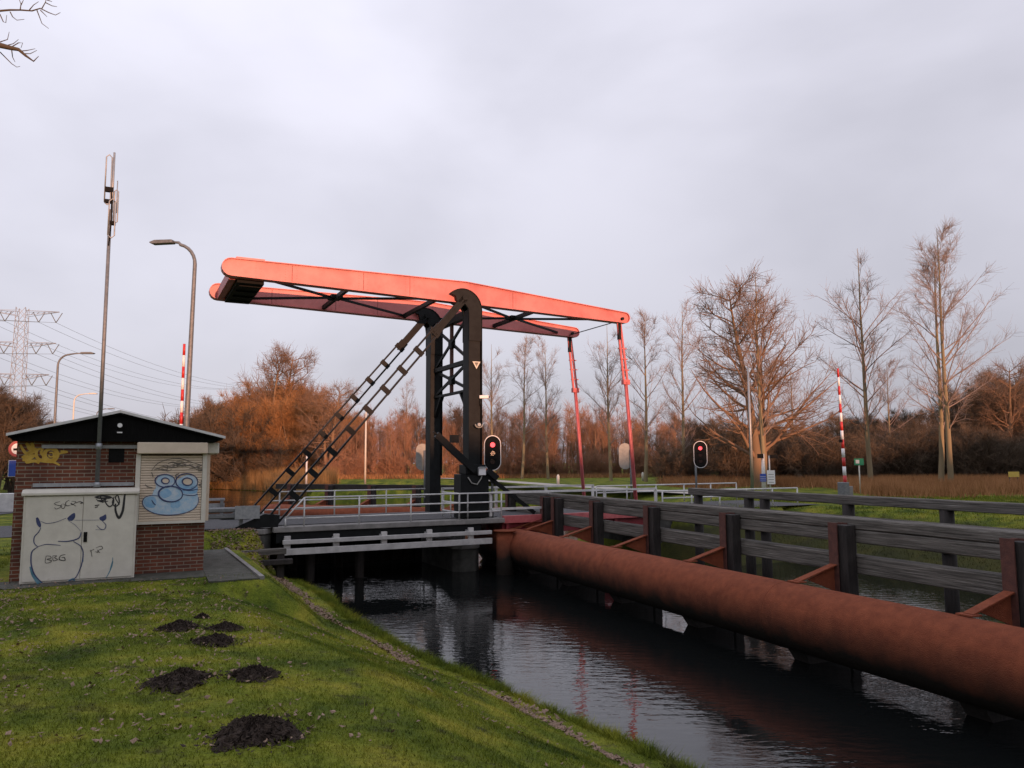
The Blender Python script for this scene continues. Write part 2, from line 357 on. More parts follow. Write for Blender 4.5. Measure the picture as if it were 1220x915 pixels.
# roads
strip('road', [L(-6.6, W/2)[:2], L(-12, W/2)[:2], L(-21, W/2)[:2]], 4.6, 1.815, M['asphalt'])
strip('road', [(-18,-60),(-20.5,10),(-22,30),(-25,44),(-38,70),(-60,110)], 5.0, 1.822, M['asphalt'])
strip('road', [L(8.9, W/2)[:2], L(14, W/2)[:2], L(16.5, W/2)[:2]], 4.6, 1.815, M['asphalt'])
strip('path', [(-60,118),(-45,113.),(-13,100),(-4.4,87),(2.6,66),(8.2,52),(12.5,42),(15.6,33.8),(20,29.6),(34,21.6),(60,7)], 2.2, 1.83, M['path'])

# ------------------------------------------------------------------ drawbridge
BR = empty('drawbridge', (O_[0], O_[1], ZD), TH, 'open-framed red and black drawbridge crossing the canal with long balance beams overhead', 'drawbridge')
def z_(z): return z-ZD
# balance beams
ztop = lambda s: np.interp(s, [-7.72, .0, 6.76], [9.95, 10.0, 9.47])
zbot = lambda s: np.interp(s, [-7.72, 0, 6.76], [9.39, 9.22, 9.04])
def beam_profile(inset=0, n=9):
    P_ = []
    cl, rl = (9.67, .28-inset), (9.255, .215-inset)
    for k in range(n): a = math.pi/2+math.pi*k/(n-1); P_.append((-7.72+rl_cos(a, .28-inset), z_(9.67)+math.sin(a)*(.28-inset)))
    P_.append((0, z_(9.22)+inset))
    for k in range(n): a = -math.pi/2+math.pi*k/(n-1); P_.append((6.76+math.cos(a)*(.215-inset), z_(9.255)+math.sin(a)*(.215-inset)))
    P_.append((.05, z_(10.0)-inset))
    return P_
def rl_cos(a, r): return math.cos(a)*r
for k, t in enumerate((0, W)):
    mb = MB()
    mb.prism(beam_profile(.03), t-.10, t+.10)
    # flange plates wrapped round the profile
    P_ = beam_profile(0); Q_ = beam_profile(.028)
    n = len(P_)
    for i in range(n):
        j = (i+1) % n
        vs = [(P_[i][0], t-.17, P_[i][1]), (P_[j][0], t-.17, P_[j][1]), (Q_[j][0], t-.17, Q_[j][1]), (Q_[i][0], t-.17, Q_[i][1]),
              (P_[i][0], t+.17, P_[i][1]), (P_[j][0], t+.17, P_[j][1]), (Q_[j][0], t+.17, Q_[j][1]), (Q_[i][0], t+.17, Q_[i][1])]
        mb.add(vs, [(0,1,2,3),(7,6,5,4),(0,4,5,1),(3,2,6,7)])
    # splice plates and rivet rows
    for s in (-5.9, -2.0, -3.6, 1.9):
        mb.box(s-.007, s+.007, t-.104, t-.10, z_(zbot(s))+.05, z_(ztop(s))-.05, mi=1)
    rv = mb
    def rivet(s, z, y):
        vs = []
        rv.box(s-.011, s+.011, y-.009, y, z-.011, z+.011)
    for yy in (t-.10,):
        for s0 in (-7.0, -6.85, -6.1, -5.75, -3.75, -3.45, -2.15, -1.85, .25, 1.78, 2.02):
            zz = zbot(s0)+.09
            while zz < ztop(s0)-.07: rivet(s0, z_(zz), yy); zz += .085
        s = -7.3
        while s < 6.5:
            rivet(s, z_(zbot(s))+.055, yy); rivet(s, z_(ztop(s))-.055, yy); s += .16
    mb.build('balance_beam', [M['red'], M['rust_dark']], BR)
# cross bracing between beams (black) + tie members
mb = MB()
zc = z_(9.30)
for s in (-4.05, -.95, 2.9):
    mb.bar((s, .1, z_(zbot(s))+.10), (s, W-.1, z_(zbot(s))+.10), .12, .14)
def zz(s): return z_(zbot(s))+.10
for (s1, s0) in ((-4.05, -6.8), (-4.05, -1.0), (2.9, .4), (2.9, 5.9)):
    mb.bar((s0, .1, zz(s0)), (s1, W/2, zz(s1)), .06, .08); mb.bar((s0, W-.1, zz(s0)+.03), (s1, W/2, zz(s1)+.03), .06, .08)
mb.bar((6.5, .1, z_(9.12)), (6.5, W-.1, z_(9.12)), .03, .03)
mb.box(-4.25, -3.85, W/2-.3, W/2+.3, zz(-4)-.02, zz(-4)+.09); mb.box(2.7, 3.1, W/2-.25, W/2+.25, zz(2.9)-.02, zz(2.9)+.09)
mb.build('cross_bracing', M['black'], BR)
# counterweight box between the beam tails
mb = MB()
mb.box(-7.55, -6.75, .18, W-.18, z_(9.42), z_(9.88)); mb.box(-7.75, -7.55, .22, W-.22, z_(9.36), z_(9.72))
cw = mb.build('counterweight', M['red_worn'], BR, bevel=.012)
mb = MB()
mb.box(-7.50, -6.7, .2, W-.2, z_(9.28), z_(9.415))
for k in range(4): mb.box(-7.40, -6.75, .5+k*.85, .56+k*.85, z_(9.235), z_(9.28))
mb.build('underframe', M['black2'], cw)
MB().box(-7.55, -6.7, .15, .75, z_(9.955), z_(10.08)).build('ballast_box', M['red'], cw)

# portal posts with hooked heads
for t in (0, W):
    mb = MB()
    mb.box(.10, .54, t-.26, t+.26, 0, z_(9.0))
    pp = mb.build('portal_post', M['black'], BR, bevel=.01)
    mb = MB()
    outer, inner = [], []
    # cane head in the s-z plane: centre line from (.32,8.2) up and over to (0,9.4)
    for k in range(13):
        a = math.pi*.0 + k/12*math.pi*.74
        outer.append((-.12+math.cos(a)*.68, z_(8.98)+math.sin(a)*.70))
    P_ = [(.56, z_(7.9))] + outer
    P_ += [(-.40, z_(9.42)), (-.36, z_(9.25)), (-.22, z_(9.18)), (-.05, z_(9.17)), (.07, z_(9.02)), (.10, z_(8.8)), (.10, z_(7.9))]
    for (y0, y1) in ((t-.30, t-.19), (t+.19, t+.30)): mb.prism(P_, y0, y1)
    for yy in (t-.30, t+.30):
        mb.tube([(-.06, yy-.035, z_(9.40)), (-.06, yy+.035, z_(9.40))], .10, 14)
    mb.build('hooked_head', M['black'], pp)
    # edge flange round the head
    mb = MB()
    pts = [(.57, z_(3.2))]+[(-.12+math.cos(k/12*math.pi*.74)*.695, z_(8.98)+math.sin(k/12*math.pi*.74)*.715) for k in range(13)]
    for yy in (t-.245,):
        for p, q in zip(pts[:-1], pts[1:]):
            mb.bar((p[0], yy, p[1]), (q[0], yy, q[1]), .16, .02)
    mb.build('head_flange', M['black'], pp)
# portal lattice
mb = MB()
Y0, Y1, X = .27, W-.27, .32
mb.bar((X, Y0, z_(8.95)), (X, Y1, z_(8.95)), .22, .26)
mb.bar((X, Y0, z_(7.25)), (X, Y1, z_(7.25)), .18, .15)
mb.bar((X, Y0, z_(6.22)), (X, Y1, z_(6.22)), .16, .08)
for (za, zb) in ((8.85, 7.3), (7.2, 6.25)):
    mb.bar((X-.03, Y0, z_(za)), (X-.03, Y1, z_(zb)), .07, .10); mb.bar((X+.05, Y1, z_(za)), (X+.05, Y0, z_(zb)), .07, .10)
    mb.box(X-.07, X+.09, W/2-.16, W/2+.16, z_((za+zb)/2)-.16, z_((za+zb)/2)+.16)
mb.bar((X, Y0, z_(5.45)), (X, .95, z_(6.2)), .14, .08); mb.bar((X, Y1, z_(5.45)), (X, W-.95, z_(6.2)), .14, .08)
mb.build('portal_lattice', M['black'], BR)
MB().bar((X+.01, W/2, z_(8.83)), (X+.01, W/2, z_(6.26)), .14, .1).build('centre_strut', M['rust_dark'], BR)

# stays (ladder braces)
for t in (-.24, W-.24):
    top = Vector((-.05, t, z_(9.38))); foot = Vector((-6.45, t, z_(1.84)))
    d = (foot-top).normalized(); nrm = Vector((-d.z, 0, d.x)); 
    if nrm.z < 0: nrm = -nrm
    Ltot = (foot-top).length
    mb = MB()
    j0 = top+d*1.7; hw = .17
    mb.bar(top, j0, .12, .24, up=nrm); mb.bar(top-d*.1, j0+d*.1, .16, .05, up=nrm)
    mb.bar(j0-d*.3+nrm*hw*.75, foot+nrm*hw, .10, .055, up=nrm); mb.bar(j0-d*.3-nrm*hw*.75, foot-nrm*hw, .10, .055, up=nrm)
    k = 1.7
    while k < Ltot-.2:
        c = top+d*k; mb.bar(c+nrm*.19, c-nrm*.19, .06, .17, up=d); k += .88
    mb.build('stay', M['black'], BR)
    mb = MB()
    mb.prism([(-7.5, z_(1.80)), (-6.2, z_(1.80)), (-6.15, z_(2.15)), (-6.6, z_(2.2))], t-.2, t+.2)
    mb.build('stay_foot', M['black'], BR)
# hangers
for t in (0, W):
    mb = MB()
    top = Vector((6.55, t, z_(9.12))); cp = Vector((6.82, t, z_(6.75))); bot = Vector((7.2, t, z_(1.95)))
    for dx in (-.085, .085):
        mb.bar(top+Vector((dx*.7, 0, 0)), cp+Vector((dx, 0, 0)), .05, .09, up=(1,0,0))
    for k in (0.45, .62, .8):
        c = top.lerp(cp, k); mb.box(c.x-.14, c.x+.2, t-.04, t+.04, c.z-.02, c.z+.02)
    mb.box(cp.x-.15, cp.x+.15, t-.08, t+.08, cp.z-.09, cp.z+.10)
    mb.tube([cp, bot], .075, 10)
    mb.bar(cp.lerp(bot, 0)+Vector((0,-.085,0)), bot+Vector((0,-.085,0)), .05, .02, up=(1,0,0))
    h = mb.build('hanger', M['red_worn'], BR)
    mb = MB(); mb.tube([(6.62, t-.2, z_(9.2)), (6.62, t+.2, z_(9.2))], .06, 12); mb.box(6.5, 6.62, t-.05, t+.05, z_(8.4), z_(9.12)); mb.build('pin', M['black'], h)
# lift span deck
mb = MB()
mb.box(1.35, 8.0, -.38, -.26, z_(1.60), z_(1.86)); mb.box(1.35, 8.0, W+.26, W+.38, z_(1.60), z_(1.86))
mb.box(1.35, 8.0, -.26, W+.26, z_(1.66), z_(1.74))
sp_ = mb.build('lift_span', M['red_worn'], BR, bevel=.01)
mb = MB()
for t in (-.1, 1.2, 2.5, W+.1): mb.box(1.4, 7.9, t-.08, t+.08, z_(1.22), z_(1.655))
for k in range(5): mb.box(1.5+k*1.5, 1.6+k*1.5, -.30, W+.30, z_(1.3), z_(1.655))
mb.build('girders', mat('dark_red_paint', (.22,.02,.03), (.30,.04,.05), .5, scale=4), sp_)
MB().box(1.38, 7.97, -.25, W+.25, z_(1.742), z_(1.79)).build('roadway', M['asphalt'], sp_)
# fixed approach span
mb = MB()
mb.box(-6.35, 1.31, -.58, W+.55, z_(1.64), z_(1.80))
ap = mb.build('approach_span', M['concrete'], BR, bevel=.015)
mb = MB(); mb.box(-6.25, .45, -.48, -.32, z_(1.32), z_(1.638)); mb.box(-6.25, .6, 1.7, 1.9, z_(1.3), z_(1.638)); mb.box(-6.25, .6, W+.3, W+.45, z_(1.32), z_(1.618))
mb.build('girders', M['black'], ap)
MB().box(-6.3, 1.27, -.05, W+.05, z_(1.803), z_(1.825)).build('roadway', M['asphalt'], ap)
# railings on fixed approach
def railing(parent, name, pts, h, nrails=3, r=.024, post_step=1.75, slope_end=None, m_=M['white'], drop=.0, pr=.026):
    mb = MB(); pts = [Vector(p) for p in pts]
    for k in range(nrails):
        zz_ = h*(1-k*.36)
        mb.tube([p+Vector((0,0,zz_)) for p in pts], r, 8)
    for a, c in zip(pts[:-1], pts[1:]):
        n = max(1, round((c-a).length/post_step))
        for i in range(n+1):
            p = a.lerp(c, i/n); mb.tube([p+Vector((0,0,-drop)), p+Vector((0,0,h+.0))], pr, 8)
    if slope_end:
        p = pts[0]; q = p+Vector(slope_end)
        mb.tube([p+Vector((0,0,h)), q+Vector((0,0,.25))], r, 8)
        for k in range(1, nrails):
            zz_ = h*(1-k*.36); f = (h-zz_)/(h-.25)
            mb.tube([p+Vector((0,0,zz_)), (p+Vector((0,0,h))).lerp(q+Vector((0,0,.25)), min(f, 1))], r, 8)
        mb.tube([q+Vector((0,0,.25)), q], r, 8)
    return mb.build(name, m_, parent)
railing(BR, 'railing', [(-5.45, -.52, 0), (-.35, -.52, 0), (-.05, -.52, 0), (1.2, -.52, 0)], .86, slope_end=(-.55, 0, 0), post_step=1.75)
railing(BR, 'railing', [(-5.35, W+.5, 0), (.6, W+.5, 0)], .88, slope_end=(-.55, 0, 0))
railing(BR, 'railing', [(-.35, -.5, 0.002), (-.35, 1.0, 0.002)], .86, post_step=.9)
# rails over the lift span and beyond
def boxrail(parent, name, s0, s1, t, z0, zs, wid=.06, hh=.07, step=2.4, m_=M['white'], pw=.10):
    mb = MB()
    for z in zs: mb.box(s0, s1, t-wid/2, t+wid/2, z-hh/2, z+hh/2)
    n = max(1, round((s1-s0)/step))
    for i in range(n+1):
        s = s0+(s1-s0)*i/n; mb.box(s-pw/2, s+pw/2, t+wid/2+.002, t+wid/2+.07, z0, max(zs)+hh/2-.004)
    return mb.build(name, m_, parent)
boxrail(BR, 'railing', .9, 7.9, -.36, .06, (.86, .30), hh=.075, step=2.3)
boxrail(BR, 'railing', .9, 7.9, W+.36, .06, (.88, .30), hh=.075, step=2.3)
# low guard beams beside the fixed span
mb = MB()
for s in (-6.0, -4.55, -3.05, -1.55, -.1): mb.box(s-.09, s+.09, -.93, -.84, z_(1.02), z_(1.56))
mb.box(-6.15, .6, -1.05, -.94, z_(1.33), z_(1.45)); mb.box(-6.15, .6, -1.07, -.94, z_(1.02), z_(1.20))
for s in (-4.55, -1.55, -6, -3.05, -.1): mb.box(s-.04, s+.04, -.85, -.5, z_(1.36), z_(1.46))
mb.build('guard_beam', mat('grey_white_paint', (.36,.35,.34), (.52,.51,.49), .6, scale=3, c3=(.45,.36,.33)), BR, bevel=.006)
# drive machinery at foot of front post
mb = MB(); mb.box(-.22, .82, -.34, .3, 0.025, z_(3.30)); mb.box(-.05, .70, -.36, .25, z_(3.30), z_(3.62)); 
mac = mb.build('drive_housing', M['black'], BR, bevel=.02)
mb = MB()
mb.bar((-1.15, -.42, z_(4.62)), (.25, -.42, z_(3.42)), .16, .22); mb.bar((-1.25, -.42, z_(4.72)), (.20, -.42, z_(3.56)), .05, .05)
mb.box(-.62, -.34, -.44, -.30, z_(4.36), z_(4.62))
mb.bar((.75, -.30, z_(3.25)), (2.6, -.30, z_(1.92)), .12, .12); mb.bar((.75, -.36, z_(3.42)), (1.1, -.36, z_(3.14)), .2, .2)
mb.build('drive_rod', M['black'], mac)
MB().tube([(.62,-.37,z_(3.5)),(.50,-.40,z_(3.15)),(.35,-.40,z_(2.95)),(.15,-.40,z_(3.0)),(.02,-.37,z_(3.2))], .022, 8).build('cable', M['grayboard'], mac)
# things mounted on the portal
cam_loc = L(.56, -.32, 5.93)
SC = empty('security_camera', cam_loc, TH-R(25), 'white security camera fixed to the black front post of the drawbridge', 'camera')
MB().box(-.08, .24, -.06, .06, -.04, .07).build('housing', M['white_bright'], SC, bevel=.015)
MB().box(.24, .27, -.045, .045, -.03, .055).build('lens', M['black2'], SC)
MB().tube([(-.04,0,-.05),(-.04,0,-.30)], .03, 8).build('bracket', M['black'], SC)
sg = empty('warning_plate', L(.36, -.315, 7.05), TH, 'small pale downward triangular plate on the black front post', 'sign')
MB().prism([(-.15,.12),(.15,.12),(0,-.14)], -.012, 0).build('plate', M['cream'], sg)
MB().prism([(-.08,.09),(.08,.09),(0,-.06)], -.02, -.0135).build('marking', M['ink_grey'], sg)
hl = empty('floodlight', L(.40, -.36, 4.98), TH, 'small round light in a pale ring bracket on the black front post', 'lamp')
mb = MB()
ring = [(.13*math.cos(a), -.08+.0*a, .10*math.sin(a)) for a in np.linspace(math.pi*.95, math.pi*2.05, 10)]
mb.tube(ring, .022, 8); mb.build('bracket', M['grayboard'], hl)
MB().tube([(0,-.12,.0),(0,0,.0)], .06, 12).build('lamp_head', M['galv'], hl)
cbx = empty('control_box', L(.52, -.37, 3.40), TH, 'small white switch box on the black drive housing of the bridge', 'switch box')
MB().box(-.13, .13, -.10, 0, -.14, .14).build('box', M['white_bright'], cbx, bevel=.01)
MB().box(-.14, .14, -.125, -.1, .10, .15).build('lid', M['galv'], cbx)

# railings on far approach: separate fences on the bank
f1 = empty('white_railing', L(8.1, -.45, 1.83), TH, 'low white railing on the near side of the road beyond the lift span', 'railing', None)
railing(f1, 'rails', [(0,0,0),(7.0,-.1,0)], .72, nrails=2, r=.03, post_step=1.4, pr=.03)
f2 = empty('white_railing', L(8.1, W+.45, 1.83), TH, 'white railing on the far side of the road beyond the lift span', 'railing', None)
railing(f2, 'rails', [(0,0,0),(8.2,.2,0)], .80, nrails=2, r=.03, post_step=1.6, pr=.03)
# piers
def pier(name, s0, s1, z1, label, m_=M['concrete_dark'], hwid=W/2+.3):
    e = empty(name, L((s0+s1)/2, W/2, 0), TH, label, 'pier')
    hw = (s1-s0)/2
    h_ = hwid; poly = [(-hw, -h_), (-hw+.25, -h_-.3), (hw-.25, -h_-.3), (hw, -h_), (hw, h_), (hw-.25, h_+.3), (-hw+.25, h_+.3), (-hw, h_)]
    MB().prism(poly, -1.2, z1, axis='z').build('pier_body', m_, e, bevel=.03)
    MB().prism([(a*1.04, b*1.02) for a, b in poly], z1+.002, z1+.16, axis='z').build('pier_cap', M['concrete'], e, bevel=.02)
pier('bridge_pier', -.25, .75, .75, 'squat concrete pier in the water under the black portal', hwid=W/2-.35)
pier('bridge_abutment', 8.0, 9.4, 1.60, 'concrete abutment where the red lift span lands on the far bank')
pier('bridge_abutment', -7.4, -6.36, 1.60, 'concrete abutment under the grey end of the bridge beside the lawn', hwid=W/2+.2)
wl = empty('shade_screen', L(0, W+.9, 0), TH, 'added dark shade sheeting in the water behind the piles of the fixed span', 'shade screen')  # added dark wall, darkens the bright water under the fixed span
mb = MB(); mb.box(-6.3, -4.1, -.06, .06, -1.2, 1.25); mb.box(-4.098, -2.5, -.06, .06, -1.2, 1.2); mb.box(-2.498, .2, -.06, .06, -1.2, 1.25)
for k in range(14): mb.box(-6.2+k*.47, -6.05+k*.47, -.14, -.062, -1.2, 1.22)
mb.build('screen', M['timber_dark'], wl)
for i, (s, t) in enumerate(((-5.0,.6),(-3.4,.6),(-5.0,W-.4),(-3.4,W-.4))):
    p = L(s, t, 0); o = MB().tube([(0,0,-1.2),(0,0,1.3)], .15, 12).build('bridge_pile', M['timber_dark'])
    o.location = p; tag(o, 'dark round pile in the water under the fixed bridge span', 'pile', 'piles under the fixed bridge span')

# ------------------------------------------------------------------ hut
HA = R(25.16); HC = (-5.53, 13.98); ha = (math.cos(HA), math.sin(HA))
HUT = empty('brick_hut', (HC[0], HC[1], 1.8), HA, 'small brown brick hut with a shallow black gable and roller shutter on the grass bank', 'hut')
WL = -2.93
mb = MB(); mb.box(WL, 0, 0, 3.0, -.15, 2.30); mb.build('wall', M['brick'], HUT)
rf = MB()
ridge, eave = 2.745, 2.325
def roofz(s): return ridge-(abs(s+1.42))*(ridge-eave)/1.66
for (s0, s1) in ((-3.03, -1.42), (-1.42, .24)):
    rf.prism([(s0, roofz(s0)), (s1, roofz(s1)), (s1, roofz(s1)+.05), (s0, roofz(s0)+.05)], -.28, 3.25)
roof = rf.build('roof', M['gable'], HUT)
tr = MB()
tr.prism([(-3.05, roofz(-3.05)+.03), (-1.42, ridge+.03), (-1.42, ridge+.075), (-3.05, roofz(-3.05)+.075)], -.31, -.283)
tr.prism([(-1.419, ridge+.03), (.28, roofz(.28)+.03), (.28, roofz(.28)+.075), (-1.419, ridge+.075)], -.31, -.283)
tr.build('roof_trim', M['roofedge'], roof)
gb = MB(); gb.prism([(-2.97, 2.285), (.10, 2.285), (.18, roofz(.18)-.002), (-1.42, ridge-.002), (-3.0, roofz(-3.0)-.002)], -.22, -.02)
gbo = gb.build('gable_board', M['gable'], HUT)
hl2 = MB(); hl2.tube([(-1.42,-.27,2.56),(-1.42,-.22,2.56)], .038, 12); hl2.build('gable_light', M['white_bright'], gbo); MB().box(-1.46,-1.38,-.25,-.221,2.43,2.45).build('gable_vent', M['white_bright'], gbo)
# shutter
sh = MB(); sh.box(-1.13, -.02, -.10, 0, .88, .91)
n = 26
for i in range(n):
    z0 = .91+i*(1.14/n); z1 = .91+(i+1)*(1.14/n)
    sh.prism([(-.095, z0), (-.108, z0+.006), (-.108, z1-.012), (-.098, z1-.004), (-.06, z1-.004), (-.06, z0)], -1.07, -.08, axis='x')
shut = sh.build('roller_shutter', M['cream2'], HUT)
fr = MB(); fr.box(-1.15,-1.075,-.125,-.001,.86,2.07); fr.box(-.075,-.0,-.125,-.001,.86,2.07); fr.box(-1.075,-.075,-.12,-.06,.86,.905); fr.build('shutter_frame', M['cream'], shut)
bxs = MB(); bxs.box(-1.14, .0, -.24, -.001, 2.075, 2.275); bxs.build('shutter_box', M['cream2'], shut, bevel=.015)
MB().box(.003, .20, -.05, 1.6, 2.08, 2.28).build('side_shutter_box', M['cream'], HUT, bevel=.015)
MB().box(.003, .06, .02, 1.5, .88, 2.075).build('side_shutter', M['cream2'], HUT)
MB().box(-1.58, -1.34, -.012, 0, 1.93, 2.17).build('vent_opening', M['black2'], HUT)
# wall graffiti and strokes helpers
def catmull(P_, n=6):
    if len(P_) < 3: return [np.array(p, float) for p in P_]
    out = []; Q = [P_[0]]+list(P_)+[P_[-1]]
    for i in range(1, len(Q)-2):
        p0, p1, p2, p3 = [np.array(q, float) for q in Q[i-1:i+3]]
        for k in range(n):
            t = k/n; out.append(.5*((2*p1)+(-p0+p2)*t+(2*p0-5*p1+4*p2-p3)*t*t+(-p0+3*p1-3*p2+p3)*t**3))
    out.append(np.array(P_[-1], float)); return out
_lay = [0]
def stroke(mb, pts, w, smooth=True, mi=0, off=.003, taper=True):
    """flat paint line, pts in wall coordinates (x, z)"""
    _lay[0] += 1; o = off + (_lay[0] % 40)*.00016; w = w*1.45
    P_ = catmull(pts) if smooth else [np.array(p, float) for p in pts]
    n = len(P_)
    for i in range(n-1):
        a, b_ = P_[i], P_[i+1]; d = b_-a; l = np.hypot(*d)
        if l < 1e-6: continue
        d = d/l; q = np.array([-d[1], d[0]])
        wa = w*(.6+.4*math.sin(math.pi*(i+.5)/n)) if taper else w
        a2 = a-d*wa*.3; b2 = b_+d*wa*.3; oo = o+i*.00004
        vs = [(a2-q*wa/2), (b2-q*wa/2), (b2+q*wa/2), (a2+q*wa/2)]
        mb.add([(v[0], -oo, v[1]) for v in vs], [(0,1,2,3)], mi)
def blob(mb, pts, mi=0, off=.002):
    P_ = catmull(list(pts)+[pts[0]], 5)[:-1]
    c = np.mean(P_, axis=0); _lay[0] += 1; o = off+(_lay[0] % 10)*.00012
    vs = [(c[0], -o, c[1])]+[(p[0], -o, p[1]) for p in P_]
    mb.add(vs, [(0, i+1, (i+1) % len(P_)+1) for i in range(len(P_))], mi)
def ell(cx, cz, rx, rz, n=14, a0=0, a1=2*math.pi): return [(cx+rx*math.cos(a0+(a1-a0)*k/n), cz+rz*math.sin(a0+(a1-a0)*k/n)) for k in range(n+(0 if abs(a1-a0-2*math.pi) < 1e-6 else 1))]

# yellow tag top left of wall (pixel-measured from the 10.17x view)
def wallpt(px, py, sc=10.17, ox=0, oy=500):
    s, z = on(ox+px/sc, oy+py/sc, HC, ha); return (s, z-1.8)
def W_(pts, **k): return [wallpt(*p, **k) for p in pts]
gy_ = MB()
for P_, w_ in (([(250,310),(290,380),(330,410),(380,370),(400,320),(380,290)],.035), ([(400,290),(360,350),(340,310),(320,290)],.035),
    ([(290,440),(340,450),(400,440),(350,480),(330,510),(420,500),(470,520)],.04), ([(330,420),(400,390),(430,350)],.035),
    ([(500,350),(450,370),(440,430),(470,480),(520,490),(530,440),(500,400),(520,350)],.035), ([(600,350),(550,390),(545,450),(590,495),(650,490),(690,430),(670,370),(620,350),(590,360)],.05),
    ([(600,400),(640,400),(650,440),(610,450),(590,430)],.02), ([(470,500),(560,510),(650,515),(720,550)],.025), ([(690,420),(760,400),(810,390),(740,380)],.025), ([(270,450),(310,480),(280,490)],.03)):
    stroke(gy_, W_(P_), w_)
gy_.build('yellow_graffiti', M['ink_yellow'], HUT)

# shutter face graffiti: blue blobs and black outlines.  7.32 px-per-px view of (160,520)
def sp(px, py):
    fz = (py-180)/(858-28*((px-90)/640)-180); fx = (px-(125-55*fz))/((735-40*fz)-(125-55*fz))
    return (-1.13+fx*1.11, 2.075-.02-fz*1.19)
SG = empty; 
def shp(pts): return [sp(*p) for p in pts]
OFF = .110
g1 = MB()
blob(g1, shp([(270,450),(300,390),(370,365),(430,390),(445,430),(500,400),(560,375),(630,400),(645,470),(640,540),(650,620),(620,690),(520,740),(400,760),(260,750),(180,710),(150,650),(170,600),(230,575),(250,530),(270,500)]), off=OFF)
g1.build('light_blue_graffiti', M['ink_blue'], shut)
g1 = MB()
for pts in ([(170,610),(230,585),(270,620),(250,690),(190,690),(160,650)], [(310,540),(370,510),(410,560),(350,600),(310,580)], [(400,640),(480,630),(470,690),(400,690)], [(470,460),(540,470),(600,500),(640,470),(640,540),(560,560),(500,540)]):
    blob(g1, shp(pts), off=OFF+.0015)
g1.build('mid_blue_graffiti', M['ink_blue2'], shut)
g1 = MB()
for pts in (ell(360,435,32,28), ell(555,440,45,35)): g1 = MB(); blob(g1, shp(pts), off=OFF+.003); g1.build('pale_graffiti', M['cream2'], shut)
g1 = MB()
for pts, w_ in ((ell(355,432,88,62)+[(443,432)],.014), (ell(358,432,34,28)+[(392,432)],.016), (ell(550,440,100,78)+[(650,440)],.014), (ell(555,440,46,36)+[(601,440)],.016),
    (ell(400,560,108,76)+[(508,560)],.018), ([(290,580),(220,575),(165,600),(148,650),(170,700),(240,745),(340,765),(480,755),(590,715),(645,650),(650,590)],.010),
    ([(510,520),(580,525),(650,510)],.010), ([(230,620),(245,650),(260,665)],.012), ([(510,565),(600,575),(645,560)],.01)):
    stroke(g1, shp(pts), w_, off=OFF+.004, mi=0)
g1.build('graffiti_outline', M['ink_dark'], shut)
g1 = MB()
for k in range(16):
    x0 = 250+rnd.random()*330; y0 = 340-70*math.sin((x0-240)/420*math.pi)-rnd.random()*45+20
    stroke(g1, shp([(x0,y0),(x0+40,y0-14+rnd.random()*10),(x0+85,y0+rnd.random()*14),(x0+120,y0-8)]), .008, off=OFF+.002)
stroke(g1, shp([(240,330),(300,260),(400,220),(500,215),(600,250),(690,280)]), .01, off=OFF+.002)
for pts in ([(600,290),(640,300),(690,280)], [(640,320),(670,310),(690,330),(655,335)], [(180,470),(200,490),(240,500)], [(680,430),(700,450),(660,470),(690,490)], [(240,350),(250,390)], [(480,360),(450,380),(470,400)]):
    stroke(g1, shp(pts), .014, off=OFF+.003)
g1.build('grey_graffiti', M['ink_grey'], shut)

# hut apron and kerb
MB().box(-3.3, .0, -.85, 0-.003, -.16, .012).build('apron', M['paving'], HUT)
MB().prism([(.0,-.853),(.0,-1.5),(.78,-1.5),(.62,3.4),(.003,3.4),(.003,-.853)], -.25, .016, axis='z').build('side_apron', M['paving'], HUT)
for k in range(4): pass
kb = MB(); kb.prism([(.785,-1.5),(.86,-1.5),(.70,3.4),(.625,3.4)], -.3, .045, axis='z'); kb.build('apron_kerb', M['concrete'], HUT)

# cabinet
CB = empty('utility_cabinet', (HC[0]+ha[0]*-2.73+math.sin(HA)*.5, HC[1]+ha[1]*-2.73-math.cos(HA)*.5, 1.80), HA, 'cream two-door utility cabinet covered in graffiti, standing against the brick hut', 'cabinet')
MB().box(0, 1.63, .02, .46, 0.015, 1.40).build('cabinet_body', M['cream'], CB, bevel=.01)
for x0, x1 in ((.035, .835), (.842, 1.595)):
    MB().box(x0, x1, -.002, .019, .05, 1.385).build('door', M['cream'], CB, bevel=.004)
MB().prism([(-.035,1.402),(-.035,1.45),(.06,1.50),(.44,1.50),(.48,1.45),(.48,1.402)], -.03, 1.66, axis='x').build('cabinet_lid', M['cream'], CB, bevel=.008)
MB().box(.865, .915, -.016, -.0025, .64, .80).build('handle', M['black2'], CB)
MB().box(-.02, 1.65, .0, .47, -.12, .014).build('plinth', M['concrete_dark'], CB)
def cp(px, py):
    fz = 0
    for _ in range(5):
        xl = 105-47*fz; xr = 978-43*fz; fx = (px-xl)/(xr-xl); fz = (py-100)/(738-48*fx)
    return (fx*1.63, 1.40-fz*1.39)
def C_(pts): return [cp(*p) for p in pts]
g1 = MB()
for pts, w_ in (([(640,120),(700,110),(760,125),(700,130),(650,125)],.022), ([(650,140),(690,160),(740,155)],.012), ([(680,110),(700,165)],.014), ([(730,115),(720,160),(750,200),(780,180),(785,140),(760,120)],.014),
    ([(790,120),(775,170),(800,200),(830,170),(820,110),(800,130),(830,185)],.014), ([(800,180),(800,240),(825,295),(855,240),(868,160),(876,100)],.026), ([(640,190),(670,185)],.012), ([(640,206),(660,200)],.012),
    ([(660,150),(690,150),(725,140)],.02)):
    stroke(g1, C_(pts), w_)
g1.build('black_tag', M['ink_black'], CB)
g1 = MB()
